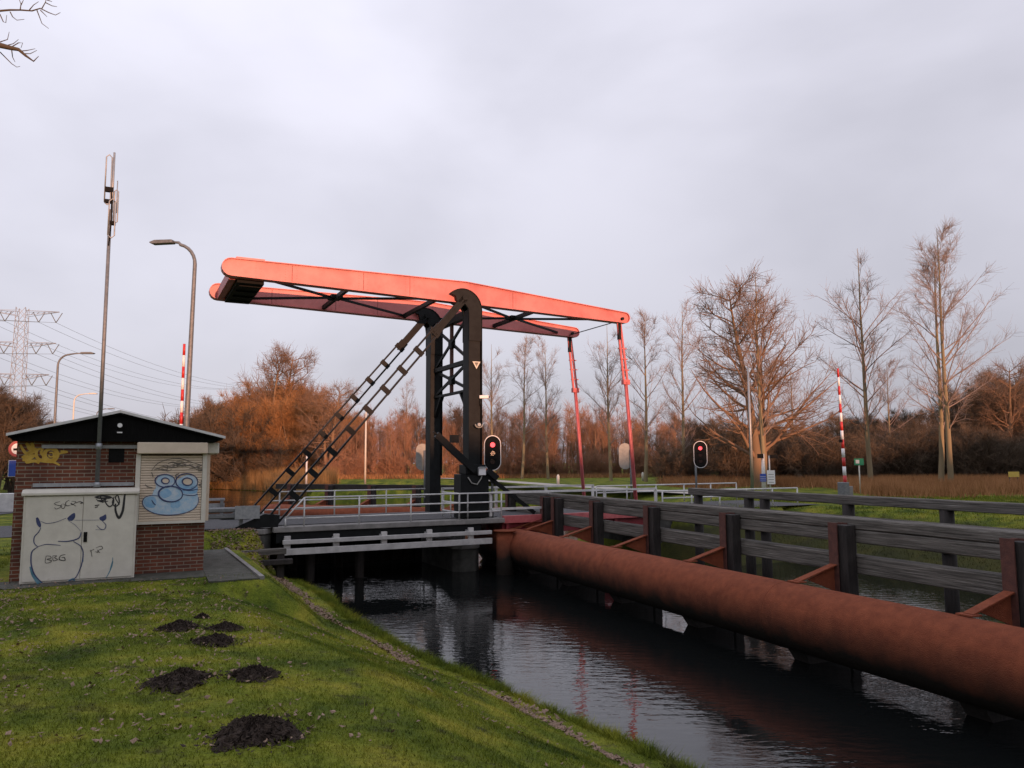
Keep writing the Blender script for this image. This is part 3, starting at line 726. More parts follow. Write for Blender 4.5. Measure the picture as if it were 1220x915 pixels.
for pts, w_ in (([(370,150),(330,165),(350,180),(385,190),(345,212),(330,200)],.006), ([(390,170),(375,190),(395,210),(410,185),(395,170)],.006), ([(440,140),(415,160),(420,185),(450,185)],.007), ([(460,150),(490,155),(465,180),(455,165),(490,190)],.006), ([(490,165),(520,155),(545,165),(525,170)],.009),
    ([(262,600),(255,655),(290,652),(300,638),(268,628),(298,618),(290,602),(262,600)],.007), ([(310,600),(340,600),(325,615),(345,630),(315,640),(312,605)],.007), ([(405,590),(370,600),(360,630),(400,640),(398,615),(378,615)],.008),
    ([(600,555),(608,610)],.006), ([(595,565),(625,550)],.006), ([(640,540),(680,525),(690,545),(660,560),(668,580)],.006),([(635,570),(655,575),(650,555)],.006)):
    stroke(g1, C_(pts), w_)
g1.build('small_tags', M['ink_black'], CB)
g1 = MB()
for pts, w_ in (([(225,310),(270,330),(340,320),(415,290)],.006), ([(225,365),(210,400),(178,440),(175,490),(200,522)],.010), ([(200,522),(260,505),(320,508),(370,515)],.008), ([(355,480),(420,482),(480,470),(515,450),(528,410)],.013),
    ([(200,525),(160,560),(150,620),(155,690),(180,760),(230,820)],.013), ([(470,485),(520,520),(540,570),(535,640),(515,710),(480,780),(430,808)],.011), ([(430,310),(480,345),(525,400)],.004), ([(480,308),(670,310)],.004),
    ([(690,315),(720,350),(710,385),(680,385),(650,355)],.008), ([(640,390),(690,392)],.005)):
    stroke(g1, C_(pts), w_)
g1.build('outline_drawing', M['ink_dark'], CB)
g1 = MB()
for pts in ([(190,285),(205,280),(222,315),(228,350),(215,362),(195,330)], [(430,305),(425,290),(455,260),(480,248),(485,280),(465,310),(440,312)], [(675,310),(672,290),(700,275),(722,265),(725,300),(700,318)]):
    g1 = MB(); blob(g1, C_(pts), off=.0045); g1.build('dark_paint_patch', M['ink_dark'], CB)
g1 = MB()
for pts, w_ in (([(145,690),(165,760),(200,825)],.028), ([(155,700),(180,770),(225,825)],.018), ([(770,620),(765,680),(740,740),(715,785)],.010), ([(768,655),(750,715)],.016), ([(425,808),(460,790),(470,805)],.016), ([(540,590),(538,650)],.01)):
    stroke(g1, C_(pts), w_, off=.0032)
g1.build('teal_spray', M['ink_teal'], CB)

# antenna mast
ms = empty('antenna_mast', (HC[0]+ha[0]*-1.72+math.sin(HA)*.10, HC[1]+ha[1]*-1.72-math.cos(HA)*.10, 3.35), HA, 'tall thin grey antenna mast clamped to the front wall of the brick hut', 'antenna mast')
MB().tube([(0,-.2,0),(0,-.2,4.75)], [.034,.028], 12).build('pole', M['galv_dark'], ms)
mb = MB(); mb.box(-.85,.58,.045,.09,.62,.68); mb.box(-.95,.55,.045,.09,-.02,.04); mb.bar((0,.06,.65),(0,-.2,.65),.04,.04); mb.bar((0,.06,.01),(0,-.2,.01),.04,.04)
mb.tube([(0,-.2,.60),(0,-.2,.70)], .05, 12); mb.tube([(0,-.2,-.03),(0,-.2,.05)], .05, 12)
mb.build('wall_bracket', M['galv'], ms)
mb = MB()
def folded(x, y, z0, z1, w_, r=.011):
    mb.tube([(x,y,z0+w_/2),(x,y,z1-w_/2),(x+w_/2,y,z1),(x+w_,y,z1-w_/2),(x+w_,y,z0+w_/2),(x+w_/2,y,z0),(x,y,z0+w_/2)], r, 8)
folded(-.10,-.2,4.83,5.73,.09); folded(-.02,-.26,4.23,4.93,.10); folded(.05,-.16,4.53,5.13,.06)
mb.tube([(.02,-.2,4.7),(.02,-.2,5.78)], .018, 8); mb.tube([(.09,-.2,4.7),(.09,-.2,5.28)], .009, 8)
mb.build('antenna_loops', M['galv'], ms)
mb = MB(); mb.box(-.10,.03,-.24,-.17,5.06,5.14); mb.box(-.10,.03,-.24,-.17,4.86,4.92); mb.box(0,.09,-.25,-.17,4.48,4.54); mb.tube([(.0,-.24,4.1),(.03,-.25,4.6),(.0,-.24,5.08)], .012, 6)
mb.build('clamps', M['black2'], ms)

# ------------------------------------------------------------------ guide fenders
FA = math.atan2(.922, -.387)
def guide(name, loc, rz, t0, t1, piles, label, cap_end=True, toptimber=True, upile=None):
    e = empty(name, loc, rz, label, 'fender')
    mb = MB(); n = 28
    pts = [(t0,.2,.82),(t1-.0,.2,.82)]; rr = [.60,.60]
    for a in (20,40,60,75,85): pts.append((t1+.35*math.sin(R(a)),.2,.82)); rr.append(.60*math.cos(R(a)))
    mb.tube(pts, rr, n)
    for s in np.arange(t0+1.5, t1, 6.1): mb.tube([(s-.008,.2,.82),(s+.008,.2,.82)], .605, n)
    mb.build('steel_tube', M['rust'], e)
    for t in piles:
        mb = MB()
        mb.box(t-.11, t+.11, -.90, -.875, -1.2, 2.5); mb.box(t-.012, t+.012, -1.14, -.9, -1.2, 2.49); mb.box(t-.11, t+.11, -1.165, -1.14, -1.2, 2.49)
        p = mb.build('steel_pile', M['rust_dark'], e)
        MB().box(t-.30, t-.02, -1.165, -.93, -1.2, 2.46).build('timber_post', M['timber_dark'], p, bevel=.01)
        mb = MB(); mb.bar((t+.0, -.87, 1.70), (t+.0, .06, 1.445), .17, .022); mb.box(t-.13, t+.13, -.06, .16, 1.425, 1.447)
        mb.add([(t-.01,-.87,1.2),(t-.01,-.87,1.66),(t-.01,-.2,1.45),(t+.01,-.87,1.2),(t+.01,-.87,1.66),(t+.01,-.2,1.45)], [(0,1,2),(5,4,3),(0,3,4,1),(1,4,5,2),(2,5,3,0)])
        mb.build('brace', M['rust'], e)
        mb = MB(); mb.prism([(-.87,.75),(-.87,-.9),(-.55,-.9),(.25,.22),(-.1,.32)], t-.30, t+.10, axis='x'); mb.build('underwater_gusset', M['timber_dark'], e)
    if toptimber:
        mb = MB(); mb.box(t0, t1+1.2, -1.52, -1.18, 2.375, 2.58); mb.build('top_timber', M['timber'], e, bevel=.02)
        mb = MB(); mb.box(t0, t1+1.0, -1.50, -1.182, 2.12, 2.365); mb.build('upper_timber', M['timber'], e, bevel=.02)
        mb = MB(); mb.box(t0, t1+1.0, -1.48, -1.182, 1.54, 1.88); mb.build('lower_timber', M['timber'], e, bevel=.02)
    return e
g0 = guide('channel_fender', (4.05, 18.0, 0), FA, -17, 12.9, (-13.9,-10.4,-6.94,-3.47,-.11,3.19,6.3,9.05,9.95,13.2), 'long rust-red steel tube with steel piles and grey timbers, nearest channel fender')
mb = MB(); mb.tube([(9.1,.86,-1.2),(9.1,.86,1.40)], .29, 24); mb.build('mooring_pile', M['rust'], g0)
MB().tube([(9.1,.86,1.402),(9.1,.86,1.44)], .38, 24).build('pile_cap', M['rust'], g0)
# far fender beyond the bridge
dirb = Vector((-.925, .38, 0)); rb = math.atan2(.38, -.925)
g2 = guide('channel_fender', (-3.2, 39.6, 0), rb, -.5, 11.3, (0,2.6,5.4,8.2,10.8), 'rust-red steel tube with dark posts across the basin, seen beyond the bridge railing', toptimber=False)
mb = MB(); mb.box(-.5, 12.0, -1.5, -1.2, 2.22, 2.5); mb.build('top_timber', M['timber_dark'], g2)
# opposite guide fence
f3 = empty('timber_guide_fence', (10.5, 18.5, 0), FA, 'dark timber guide fence on round posts on the far side of the channel', 'fence')
mb = MB(); mb.box(-12, 10.4, -.16, .16, 2.50, 2.74); mb.build('top_rail', M['timber'], f3, bevel=.02)
mb = MB(); mb.box(-12, 10.2, .17, .30, 1.50, 1.82); mb.build('lower_rail', M['timber'], f3, bevel=.02)
mb = MB(); mb.box(-12, 10.2, .17, .28, 1.95, 2.2); mb.build('middle_rail', M['timber'], f3, bevel=.02)
for t in (-10.5,-7,-3.4,.2,3.2,6.55,7.3,10.0):
    MB().tube([(t,0,-1.2),(t,0,2.498)], .16, 14).build('post', M['timber_dark'], f3)

# ------------------------------------------------------------------ signals
def stadium(w_, h_, n=12):
    r = w_/2; hh = h_/2-r
    return [(r*math.cos(a), hh+r*math.sin(a)) for a in np.linspace(0, math.pi, n)]+[(r*math.cos(a), -hh+r*math.sin(a)) for a in np.linspace(math.pi, 2*math.pi, n)]
def signal(loc, zc, rz, label, polex=0, lit=True, H_=1.22, group='bridge signals with oval backing boards'):
    e = empty('signal_light', loc, rz, label, 'signal light', group)
    h = zc-loc[2]
    MB().prism([(x_, z_+h) for x_, z_ in stadium(.60, H_)], -.03, 0).build('backing_board', M['grayboard'] if not lit else M['white_bright'], e)
    o = MB().prism([(x_, z_+h) for x_, z_ in stadium(.548, H_-.052)], -.036, -.031).build('black_face', M['black2'], e)
    for k, dz in enumerate((.28, -.02, -.30)):
        if True:
            MB().tube([(0,-.045,h+dz),(0,-.037,h+dz)], .085, 18).build('lamp_lens', M['lit_red'] if k == 0 else M['lens_dark'], e)
        mb = MB(); a_ = np.linspace(.15*math.pi, .85*math.pi, 8)
        pts0 = [(.10*math.cos(a), -.036, h+dz+.10*math.sin(a)) for a in a_]; pts1 = [(.10*math.cos(a), -.17, h+dz+.10*math.sin(a)) for a in a_]
        vs = pts0+pts1; fs = [(i,i+1,i+9,i+8) for i in range(7)]
        mb.add(vs, fs); mb.build('hood', M['black2'], e)
    MB().tube([(polex,.05,0),(polex,.05,h+.3)], .045, 12).build('pole', M['galv_dark'], e)
    return e
signal((-.69,27.0-.25,1.8), 4.02, TH-R(14), 'oval black signal with white rim and red light beside the front portal post')
signal((8.5,34.9,1.8), 4.0, TH-R(40), 'oval black signal with white rim and red light right of the red hangers', polex=-.22)
signal((5.3,36.3,1.8), 3.95, TH+R(160), 'back of an oval signal board right of the nearer red hanger', lit=False, polex=-.25)
signal((-4.1,35.2,1.8), 3.95, TH+R(170), 'back of an oval signal board half hidden by the rear portal post', lit=False, polex=-.1)

# ------------------------------------------------------------------ barriers
def barrier(loc, label, lean=0, length=5.2, z0=1.15):
    e = empty('barrier_gate', loc, TH, label, 'barrier', 'raised red and white road barriers')
    MB().box(-.26,.02,-.2,.2,0,.95).build('drive_cabinet', M['galv_dark'], e, bevel=.02)
    MB().box(.03,.28,-.17,.17,0,.78).build('counterweight', M['concrete'], e, bevel=.02)
    mb = MB(); n = 13; L_ = length/n
    for i in range(n):
        r0 = .075-.03*i/n; r1 = .075-.03*(i+1)/n
        mb.tube([(lean*i/n, 0, z0-.3+L_*i), (lean*(i+1)/n, 0, z0-.3+L_*(i+1))], [r0, r1], 10, mi=i % 2)
    mb.build('boom', [M['barred'], M['white_bright']], e)
    mb = MB(); mb.box(-.16+lean*.3,-.04+lean*.3,-.05,.05,z0+length*.3,z0+length*.3+.12); mb.build('warning_lamp', M['black2'], e)
    return e
barrier((14.25,33.2,1.82), 'raised red and white barrier on the road beyond the bridge, at the right', lean=-.12, length=5.0)
barrier((-11.45,26.6,1.82), 'raised red and white barrier standing behind the brick hut', lean=0)

# ------------------------------------------------------------------ street lamps
def lamp(loc, H_, arm, rz, label, lean=0, m_=M['galv_dark'], r0=.09, group='street lamps with curved arms'):
    e = empty('street_lamp', loc, rz, label, 'street lamp', group)
    pts = [(lean*-k/8, 0, (H_-.7)*k/8) for k in range(9)]; rr = [r0-(r0*.38)*k/8 for k in range(9)]
    x0 = pts[-1][0]
    for a in (12, 25, 38, 51, 64, 76): pts.append((x0+.62*(1-math.cos(R(a))), 0, H_-.7+.62*math.sin(R(a)))); rr.append(r0*.55)
    pts.append((x0+arm*.66, 0, H_-.03)); rr.append(r0*.45); pts.append((x0+arm, 0, H_)); rr.append(r0*.35)
    MB().tube(pts, rr, 10).build('pole', m_, e)
    mb = MB(); x1 = x0+arm
    mb.prism([(x1-.1,H_-.05),(x1+.55,H_-.05),(x1+.62,H_+.0),(x1+.45,H_+.06),(x1-.1,H_+.05)], -.11, .11); mb.build('lamp_head', m_, e, bevel=.01)
    return e
lamp((-9.32,21.9,1.82), 8.35, .80, R(172), 'tall grey street lamp rising behind the brick hut, arm pointing left', lean=.12)
lamp((-25.0,42.0,1.82), 8.0, 1.3, R(5), 'second street lamp along the road left of the hut, arm pointing right', lean=0)
lamp((-38.0,66.5,1.82), 8.0, 1.3, R(5), 'third street lamp, pale and further off along the road', m_=M['cream'])
lamp((-46.0,85,1.82), 8.0, 1.3, R(5), 'farthest small street lamp just above the hut roof')
# straight far poles
def pole(loc, H_, r, label, m_, grp=None):
    o = MB().tube([(0,0,0),(0,0,H_)], [r, r*.6], 10).build('lamp_pole', m_); o.location = loc
    return tag(o, label, 'pole', grp)
pole((15.0,48.5,1.8), 7.8, .10, 'slim grey pole in front of the big bare tree right of the signals', M['galv'])
pole((-13.7,72,1.75), 6.9, .10, 'pale slim pole on the meadow bank left of the rear portal post', M['cream'])
pole((-20.9,78.5,1.0), 3.7, .12, 'short white pole on the bank between the two black stays', M['white'])
# ------------------------------------------------------------------ signs
e = empty('road_sign', (-18.2,28.4,1.8), R(25), 'round red ringed road sign above a blue sign at the hut corner', 'road sign')
MB().tube([(0,0,0),(0,0,2.9)], .035, 8).build('post', M['galv'], e)
MB().tube([(0,-.05,2.48),(0,-.04,2.48)], .30, 28).build('red_disc', M['signred'], e)
MB().tube([(0,-.056,2.48),(0,-.0505,2.48)], .205, 28).build('white_disc', M['white_bright'], e)
MB().box(-.14,.12,-.062,-.057,2.42,2.50).box(.02,.14,-.062,-.057,2.50,2.56).build('symbol', M['black2'], e)
MB().box(-.25,.25,-.05,-.04,1.48,2.05).build('blue_plate', M['blue'], e)
MB().box(-.27,.27,-.039,-.03,1.46,2.07).build('plate_border', M['white'], e)
e = empty('concrete_block', (-20.2,31.5,1.8), R(20), 'pale concrete blocks beside the road left of the hut', 'block')
MB().box(-.7,.35,-.2,.2,0,.75).box(.4,1.4,-.2,.2,0,1.0).build('blocks', M['white'], e, bevel=.02)
e = empty('green_sign', (19.9,44.4,1.8), R(-20), 'small green sign on a thin pale post right of the barrier', 'sign')
MB().tube([(0,0,0),(0,0,1.8)], .035, 8).build('post', M['cream'], e)
MB().box(-.25,.25,-.05,-.03,1.62,2.0).build('sign_plate', M['green_sign'], e); MB().box(-.17,.02,-.056,-.051,1.72,1.92).build('pictogram', M['white'], e)
e = empty('information_board', (14.8,45,1.8), R(-10), 'white and blue notice boards on a pale post before the big tree', 'sign')
MB().tube([(-.2,0,0),(-.2,0,2.3)], [.14,.08], 10).build('post', M['white'], e); MB().tube([(.15,0,0),(.15,0,2.2)], .04, 8).build('second_post', M['white'], e)
MB().box(-.02,.42,-.12,-.09,.55,1.35).build('white_board', M['white_bright'], e)
mb = MB(); [mb.box(.05,.35,-.126,-.121,.65+k*.15,.68+k*.15) for k in range(4)]; mb.build('text_lines', M['galv_dark'], e)
MB().box(-.42,-.08,-.17,-.145,.70,1.15).build('blue_board', M['blue'], e)
mb = MB(); [mb.box(-.40,-.10,-.176,-.171,.78+k*.1,.80+k*.1) for k in range(3)]; mb.build('text_lines', M['white'], e)
MB().box(-.5,-.18,-.14,.14,2.05,2.3).build('lantern_box', M['black2'], e); MB().box(.2,.62,-.14,.14,2.05,2.25).build('lantern_box', M['black2'], e)
e = empty('yellow_notice', at(1209,582,1.8), 0, 'small yellow notice board on short legs at the right edge by the dry grass', 'sign')
MB().box(-.35,.35,-.02,.02,.75,1.1).build('board', M['yellow'], e); MB().box(-.3,-.24,.021,.06,0,1.1).box(.24,.3,.021,.06,0,1.1).build('legs', M['timber'], e)
# steel road guard rail at left
e = empty('guard_rail', L(-7.0,-.45,1.8), TH+math.pi, 'galvanised steel guard rail at the left end of the bridge beside the hut', 'guard rail')
mb = MB()
for z0 in (.30, .48): mb.prism([(-.02,z0),(.05,z0+.03),(.05,z0+.11),(-.02,z0+.15),(-.04,z0+.15),(-.04,z0)], 0, 4.6, axis='x')
mb.build('rail', M['galv_dark'], e)
for s in (.25, 2.1, 3.9): MB().box(s-.05,s+.05,-.2,-.05,-.3,.62).build('post', M['galv_dark'], e)
MB().box(-.25,.45,.06,.1,.28,.66).build('end_plate', M['galv'], e)
e = empty('guard_rail', L(-7.2,W+.6,1.8), TH+math.pi, 'far guard rail with a pale top tube beyond the road left of the bridge', 'guard rail')
mb = MB(); mb.box(0,4.5,-.06,.06,.62,.70); mb.box(0,4.5,-.03,.03,.30,.52); mb.build('rail', M['galv'], e)
for s in (.1, 2.1, 4.1): MB().box(s-.05,s+.05,.07,.17,-.2,.66).build('post', M['galv_dark'], e)
# timber blocks at abutment
e = empty('timber_sill', L(-6.9,-1.5,0), TH, 'stacked grey timber beams at the waterside end of the bridge', 'timber')
MB().box(-.5,.75,-.12,.14,1.12,1.28).build('beam', M['timber'], e, bevel=.015); MB().box(-.2,.9,-.32,-.13,.85,1.0).build('beam', M['timber_dark'], e, bevel=.015)
MB().box(-.45,-.25,-.1,.12,.3,1.118).box(.5,.7,-.1,.12,.1,1.118).build('support', M['timber_dark'], e)
# bollards along path
for i, (u, v) in enumerate(((417,565.5),(451,566),(490,566.5),(665,577.5),(766,573),(483,567),(560,569))):
    p = at(u, v, 1.8); 
    if p[1] > 120 or p[1] < 0: p = (p[0]*115/p[1], 115, 1.8)
    o = MB().tube([(0,0,0),(0,0,.7),(0,0,.85)], [.13,.13,.05], 10).build('path_bollard', M['cream']); o.location = p
    tag(o, 'small pale bollard on the meadow beside the distant path', 'bollard', 'pale bollards along the distant path')

# ------------------------------------------------------------------ pylons and wires
def pylon(loc, H_, rz, label, arm=13.5):
    e = empty('electricity_pylon', loc, rz, label, 'pylon', 'high voltage pylons')
    mb = MB()
    def hw(z): return np.interp(z, [0, H_*.45, H_], [3.6, 1.6, 1.3])
    zs = list(np.linspace(0, H_, 15))
    r = .065
    for sx, sy in ((1,1),(1,-1),(-1,1),(-1,-1)):
        mb.tube([(sx*hw(z), sy*hw(z), z) for z in zs], r, 5)
    for z0, z1 in zip(zs[:-1], zs[1:]):
        a, c = hw(z0), hw(z1)
        for sg in (1,-1):
            mb.bar((-a,sg*a,z0),(c,sg*c,z1),.08,.08); mb.bar((a,sg*a,z0),(-c,sg*c,z1),.08,.08)
            mb.bar((sg*a,-a,z0),(sg*c,c,z1),.08,.08); mb.bar((sg*a,a,z0),(sg*c,-c,z1),.08,.08)
    mb.build('tower', M['pylon'], e)
    tips = []
    for z, aa in ((H_-1, arm*1.05), (H_-10.5, arm), (H_-20, arm*.85)):
        mb = MB()
        for sg in (1,-1):
            a = hw(z)
            for sy in (1,-1): mb.tube([(sg*a,sy*a,z),(sg*aa,0,z+.1)], r, 5); mb.tube([(sg*a,sy*a,z-1.4),(sg*aa,0,z)], r, 5)
            for k in range(1,6):
                f = k/6; mb.bar((sg*(a+(aa-a)*f),a*(1-f),z),(sg*(a+(aa-a)*f),-a*(1-f),z-1.4*(1-f)),.12,.12)
            for q in (.45,.92): tips.append((sg*aa*q, 0, z-3.2))
        mb.build('crossarm', M['pylon'], e)
    mb = MB()
    for (x_, y_, z) in tips:
        mb.tube([(x_-1.6,0,z+3.),(x_,0,z)], .12, 5); mb.tube([(x_+1.6,0,z+3.),(x_,0,z)], .12, 5)
    mb.build('insulators', M['galv_dark'], e)
    c, s = math.cos(rz), math.sin(rz)
    return [(loc[0]+x_*c, loc[1]+x_*s, loc[2]+z) for x_, y_, z in tips]
M['pylon'] = mat('pylon_steel', (.26,.25,.25), (.34,.33,.33), .6, metal=.2)
tA = pylon((-146,226,1.8), 48.5, R(12), 'lattice electricity pylon above the trees at the left edge', arm=9.6)
tB = pylon((-138,430,1.8), 48.5, R(-10), 'distant electricity pylon mostly hidden behind the orange wood', arm=17)
tC = [(a[0]-60, a[1]-190, a[2]) for a in tA]
mb = MB()
def wire(p, q, sag=7, r=.05):
    P_ = []
    for k in range(25):
        t = k/24; P_.append((p[0]+(q[0]-p[0])*t, p[1]+(q[1]-p[1])*t, p[2]+(q[2]-p[2])*t-4*sag*t*(1-t)))
    mb.tube(P_, r, 3, caps=False)
for p, q in zip(tA, tB): wire(p, q)
for p, q in zip(tA, tC): wire(p, q)
tag(mb.build('power_lines', M['galv_dark']), 'thin power lines strung between the two pylons', 'power line')

# ------------------------------------------------------------------ trees
def nrm(a): return a/np.maximum(np.linalg.norm(a, axis=-1, keepdims=True), 1e-9)
def poly_grow(p, d, Ln, r0, r1, nseg, up, wob, rg):
    N = len(p); pts = [p]; rad = [r0]; d = nrm(d)
    for k in range(nseg):
        d = nrm(d + np.array([0,0,1.])*np.reshape(up, (-1,1)) + rg.normal(0, wob, (N,3)))
        p = p + d*(Ln/nseg)[:,None]; pts.append(p); rad.append(r0+(r1-r0)*(k+1)/nseg)
    return np.stack(pts, 1), np.stack(rad, 1)
def spawn(pts, rad, Mch, t0, t1, ang, angj, rg, bias=None):
    N, K, _ = pts.shape; t = rg.uniform(t0, t1, (N, Mch))*(K-1)
    i = np.minimum(t.astype(int), K-2); f = (t-i)
    n_ = np.arange(N)[:,None]
    p = pts[n_, i]*(1-f)[...,None]+pts[n_, i+1]*f[...,None]; r = rad[n_, i]*(1-f)+rad[n_, i+1]*f
    tan = nrm(pts[n_, i+1]-pts[n_, i])
    rv = rg.normal(0, 1, tan.shape); rv = nrm(rv-tan*(rv*tan).sum(-1, keepdims=True))
    a = np.radians(rg.normal(ang, angj, t.shape))[...,None]
    d = tan*np.cos(a)+rv*np.sin(a)
    return p.reshape(-1,3), d.reshape(-1,3), r.reshape(-1), (t/(K-1)).reshape(-1)
def rings(pts, rad, k):
    N, K, _ = pts.shape
    ax = nrm(pts[:,-1]-pts[:,0]); ref = np.where(np.abs(ax[:,2:3]) > .9, np.array([[1.,0,0]]), np.array([[0,0,1.]]))
    u = nrm(np.cross(ax, ref)); v = np.cross(ax, u)
    a = np.arange(k)*2*math.pi/k
    circ = u[:,None,None,:]*np.cos(a)[None,None,:,None]+v[:,None,None,:]*np.sin(a)[None,None,:,None]
    V = pts[:,:,None,:]+circ*rad[:,:,None,None]
    idx = np.arange(N*K*k).reshape(N,K,k)
    q = np.stack([idx[:,:-1,:], np.roll(idx,-1,2)[:,:-1,:], np.roll(idx,-1,2)[:,1:,:], idx[:,1:,:]], -1).reshape(-1,4)
    return V.reshape(-1,3), q
def merge(lst):
    Vs, Fs, n = [], [], 0
    for V, F_ in lst: Vs.append(V); Fs.append(F_+n); n += len(V)
    return np.concatenate(Vs), np.concatenate(Fs)

def make_tree(seed, H_=18, style='poplar'):
    """returns (trunk V,F), (crown V,F) as arrays"""
    rg = np.random.default_rng(seed)
    trunk = []; crown = []
    if style == 'poplar':
        T, Rr = poly_grow(np.zeros((1,3)), np.array([[rg.normal(0,.02),rg.normal(0,.02),1.]]), np.array([H_]), np.array([.0095*H_+.03]), np.array([.015]), 14, .1, .012, rg)
        trunk.append(rings(T, Rr, 9))
        p, d, r, t = spawn(T, Rr, 31, .17, .96, 40, 8, rg)
        Ln = H_*(.04+.40*(1-t)**.75*np.clip(t*2.3,.3,1)*rg.uniform(.45,1.15,len(t)))
        P1, R1 = poly_grow(p, d, Ln, np.minimum(r*.45,.05), np.full(len(r), .010), 8, .035, .075, rg); crown.append(rings(P1, R1, 4))
        p, d, r, t = spawn(P1, R1, 9, .15, .97, 38, 10, rg); Ln2 = np.repeat(Ln, 9)*(.12+.38*(1-t))*rg.uniform(.5,1.2,len(t))
        P2, R2 = poly_grow(p, d, Ln2, np.maximum(r*.5,.009), np.full(len(r), .006), 4, .07, .09, rg); crown.append(rings(P2, R2, 3))
        p, d, r, t = spawn(P2, R2, 6, .15, 1, 36, 10, rg); Ln3 = rg.uniform(.35, 1.1, len(t))
        P3, R3 = poly_grow(p, d, Ln3, np.full(len(r), .008), np.full(len(r), .004), 2, .08, .14, rg); crown.append(rings(P3, R3, 3))
    elif style == 'oak':
        T, Rr = poly_grow(np.zeros((2,3))+np.array([[0,0,0],[.5,0,0]]), np.array([[-.03,0,1.],[.05,.03,1]]), np.array([H_*.85,H_*.8]), np.array([.36,.26]), np.array([.03,.03]), 12, .08, .05, rg)
        trunk.append(rings(T, Rr, 9))
        p, d, r, t = spawn(T, Rr, 27, .14, .97, 64, 14, rg)
        Ln = H_*(.12+.36*(1-t)**.7)*rg.uniform(.7,1.15,len(t))
        P1, R1 = poly_grow(p, d, Ln, np.maximum(r*.5,.05), np.full(len(r), .015), 8, .03, .10, rg); crown.append(rings(P1, R1, 5))
        p, d, r, t = spawn(P1, R1, 9, .15, 1, 42, 10, rg); Ln2 = np.repeat(Ln, 9)*(.18+.35*(1-t))*rg.uniform(.6,1.2,len(t))
        P2, R2 = poly_grow(p, d, Ln2, np.maximum(r*.5,.014), np.full(len(r), .008), 5, .05, .12, rg); crown.append(rings(P2, R2, 3))
        p, d, r, t = spawn(P2, R2, 8, .1, 1, 40, 12, rg); Ln3 = rg.uniform(.4, 1.3, len(t))
        P3, R3 = poly_grow(p, d, Ln3, np.full(len(r), .011), np.full(len(r), .006), 3, .08, .14, rg); crown.append(rings(P3, R3, 3))
    elif style == 'wood':      # dense domed, many fine twigs
        T, Rr = poly_grow(np.zeros((3,3))+rg.normal(0,.25,(3,3))*[1,1,0], np.array([[-.16,.1,1.],[.14,.05,1],[.02,-.15,1]])+rg.normal(0,.05,(3,3)), np.array([H_*.8,H_*.85,H_*.75]), np.array([.22,.2,.18]), np.array([.03]*3), 8, .05, .05, rg)
        trunk.append(rings(T, Rr, 7))
        p, d, r, t = spawn(T, Rr, 17, .14, 1, 48, 12, rg)
        Ln = H_*(.12+.30*(1-t)**.6)*rg.uniform(.7,1.1,len(t))
        P1, R1 = poly_grow(p, d, Ln, np.maximum(r*.45,.03), np.full(len(r), .012), 6, .05, .09, rg); crown.append(rings(P1, R1, 4))
        p, d, r, t = spawn(P1, R1, 11, .1, 1, 44, 12, rg); Ln2 = np.repeat(Ln, 11)*(.2+.35*(1-t))*rg.uniform(.6,1.2,len(t))
        P2, R2 = poly_grow(p, d, Ln2, np.full(len(r), .016), np.full(len(r), .009), 3, .06, .12, rg); crown.append(rings(P2, R2, 3))
        p, d, r, t = spawn(P2, R2, 10, .05, 1, 42, 14, rg); Ln3 = rg.uniform(.4, 1.2, len(t))
        P3, R3 = poly_grow(p, d, Ln3, np.full(len(r), .014), np.full(len(r), .007), 2, .08, .12, rg); crown.append(rings(P3, R3, 3))
    elif style == 'grove':
        T, Rr = poly_grow(rg.normal(0,1.1,(6,3))*[1,1,0], rg.normal(0,.06,(6,3))+[0,0,1.], H_*rg.uniform(.7,1.02,6), rg.uniform(.09,.17,6), np.full(6,.015), 9, .1, .03, rg)
        trunk.append(rings(T, Rr, 5))
        p, d, r, t = spawn(T, Rr, 20, .18, 1, 40, 10, rg); Ln = H_*(.06+.22*(1-t))*rg.uniform(.5,1.1,len(t))
        P1, R1 = poly_grow(p, d, Ln, np.maximum(r*.4,.02), np.full(len(r),.010), 4, .06, .07, rg); crown.append(rings(P1, R1, 3))
        p, d, r, t = spawn(P1, R1, 11, .1, 1, 38, 12, rg); Ln2 = rg.uniform(.5, 1.6, len(t))
        P2, R2 = poly_grow(p, d, Ln2, np.full(len(r),.015), np.full(len(r),.007), 2, .08, .1, rg); crown.append(rings(P2, R2, 3))
    elif style == 'bush':
        N = 16
        T, Rr = poly_grow(rg.normal(0,.5,(N,3))*[1,1,0], rg.normal(0,.42,(N,3))+[0,0,1], H_*rg.uniform(.65,1,N), np.full(N,.05), np.full(N,.012), 6, .05, .09, rg)
        trunk.append(rings(T, Rr, 4))
        p, d, r, t = spawn(T, Rr, 14, .05, 1, 46, 14, rg); Ln = H_*(.12+.25*(1-t))*rg.uniform(.6,1.1,len(t))
        P1, R1 = poly_grow(p, d, Ln, np.full(len(r),.02), np.full(len(r),.01), 4, .03, .14, rg); crown.append(rings(P1, R1, 3))
        p, d, r, t = spawn(P1, R1, 12, .05, 1, 46, 14, rg); Ln2 = rg.uniform(.3, .95, len(t))
        P2, R2 = poly_grow(p, d, Ln2, np.full(len(r),.014), np.full(len(r),.007), 2, .03, .14, rg); crown.append(rings(P2, R2, 3))
    return merge(trunk), merge(crown)

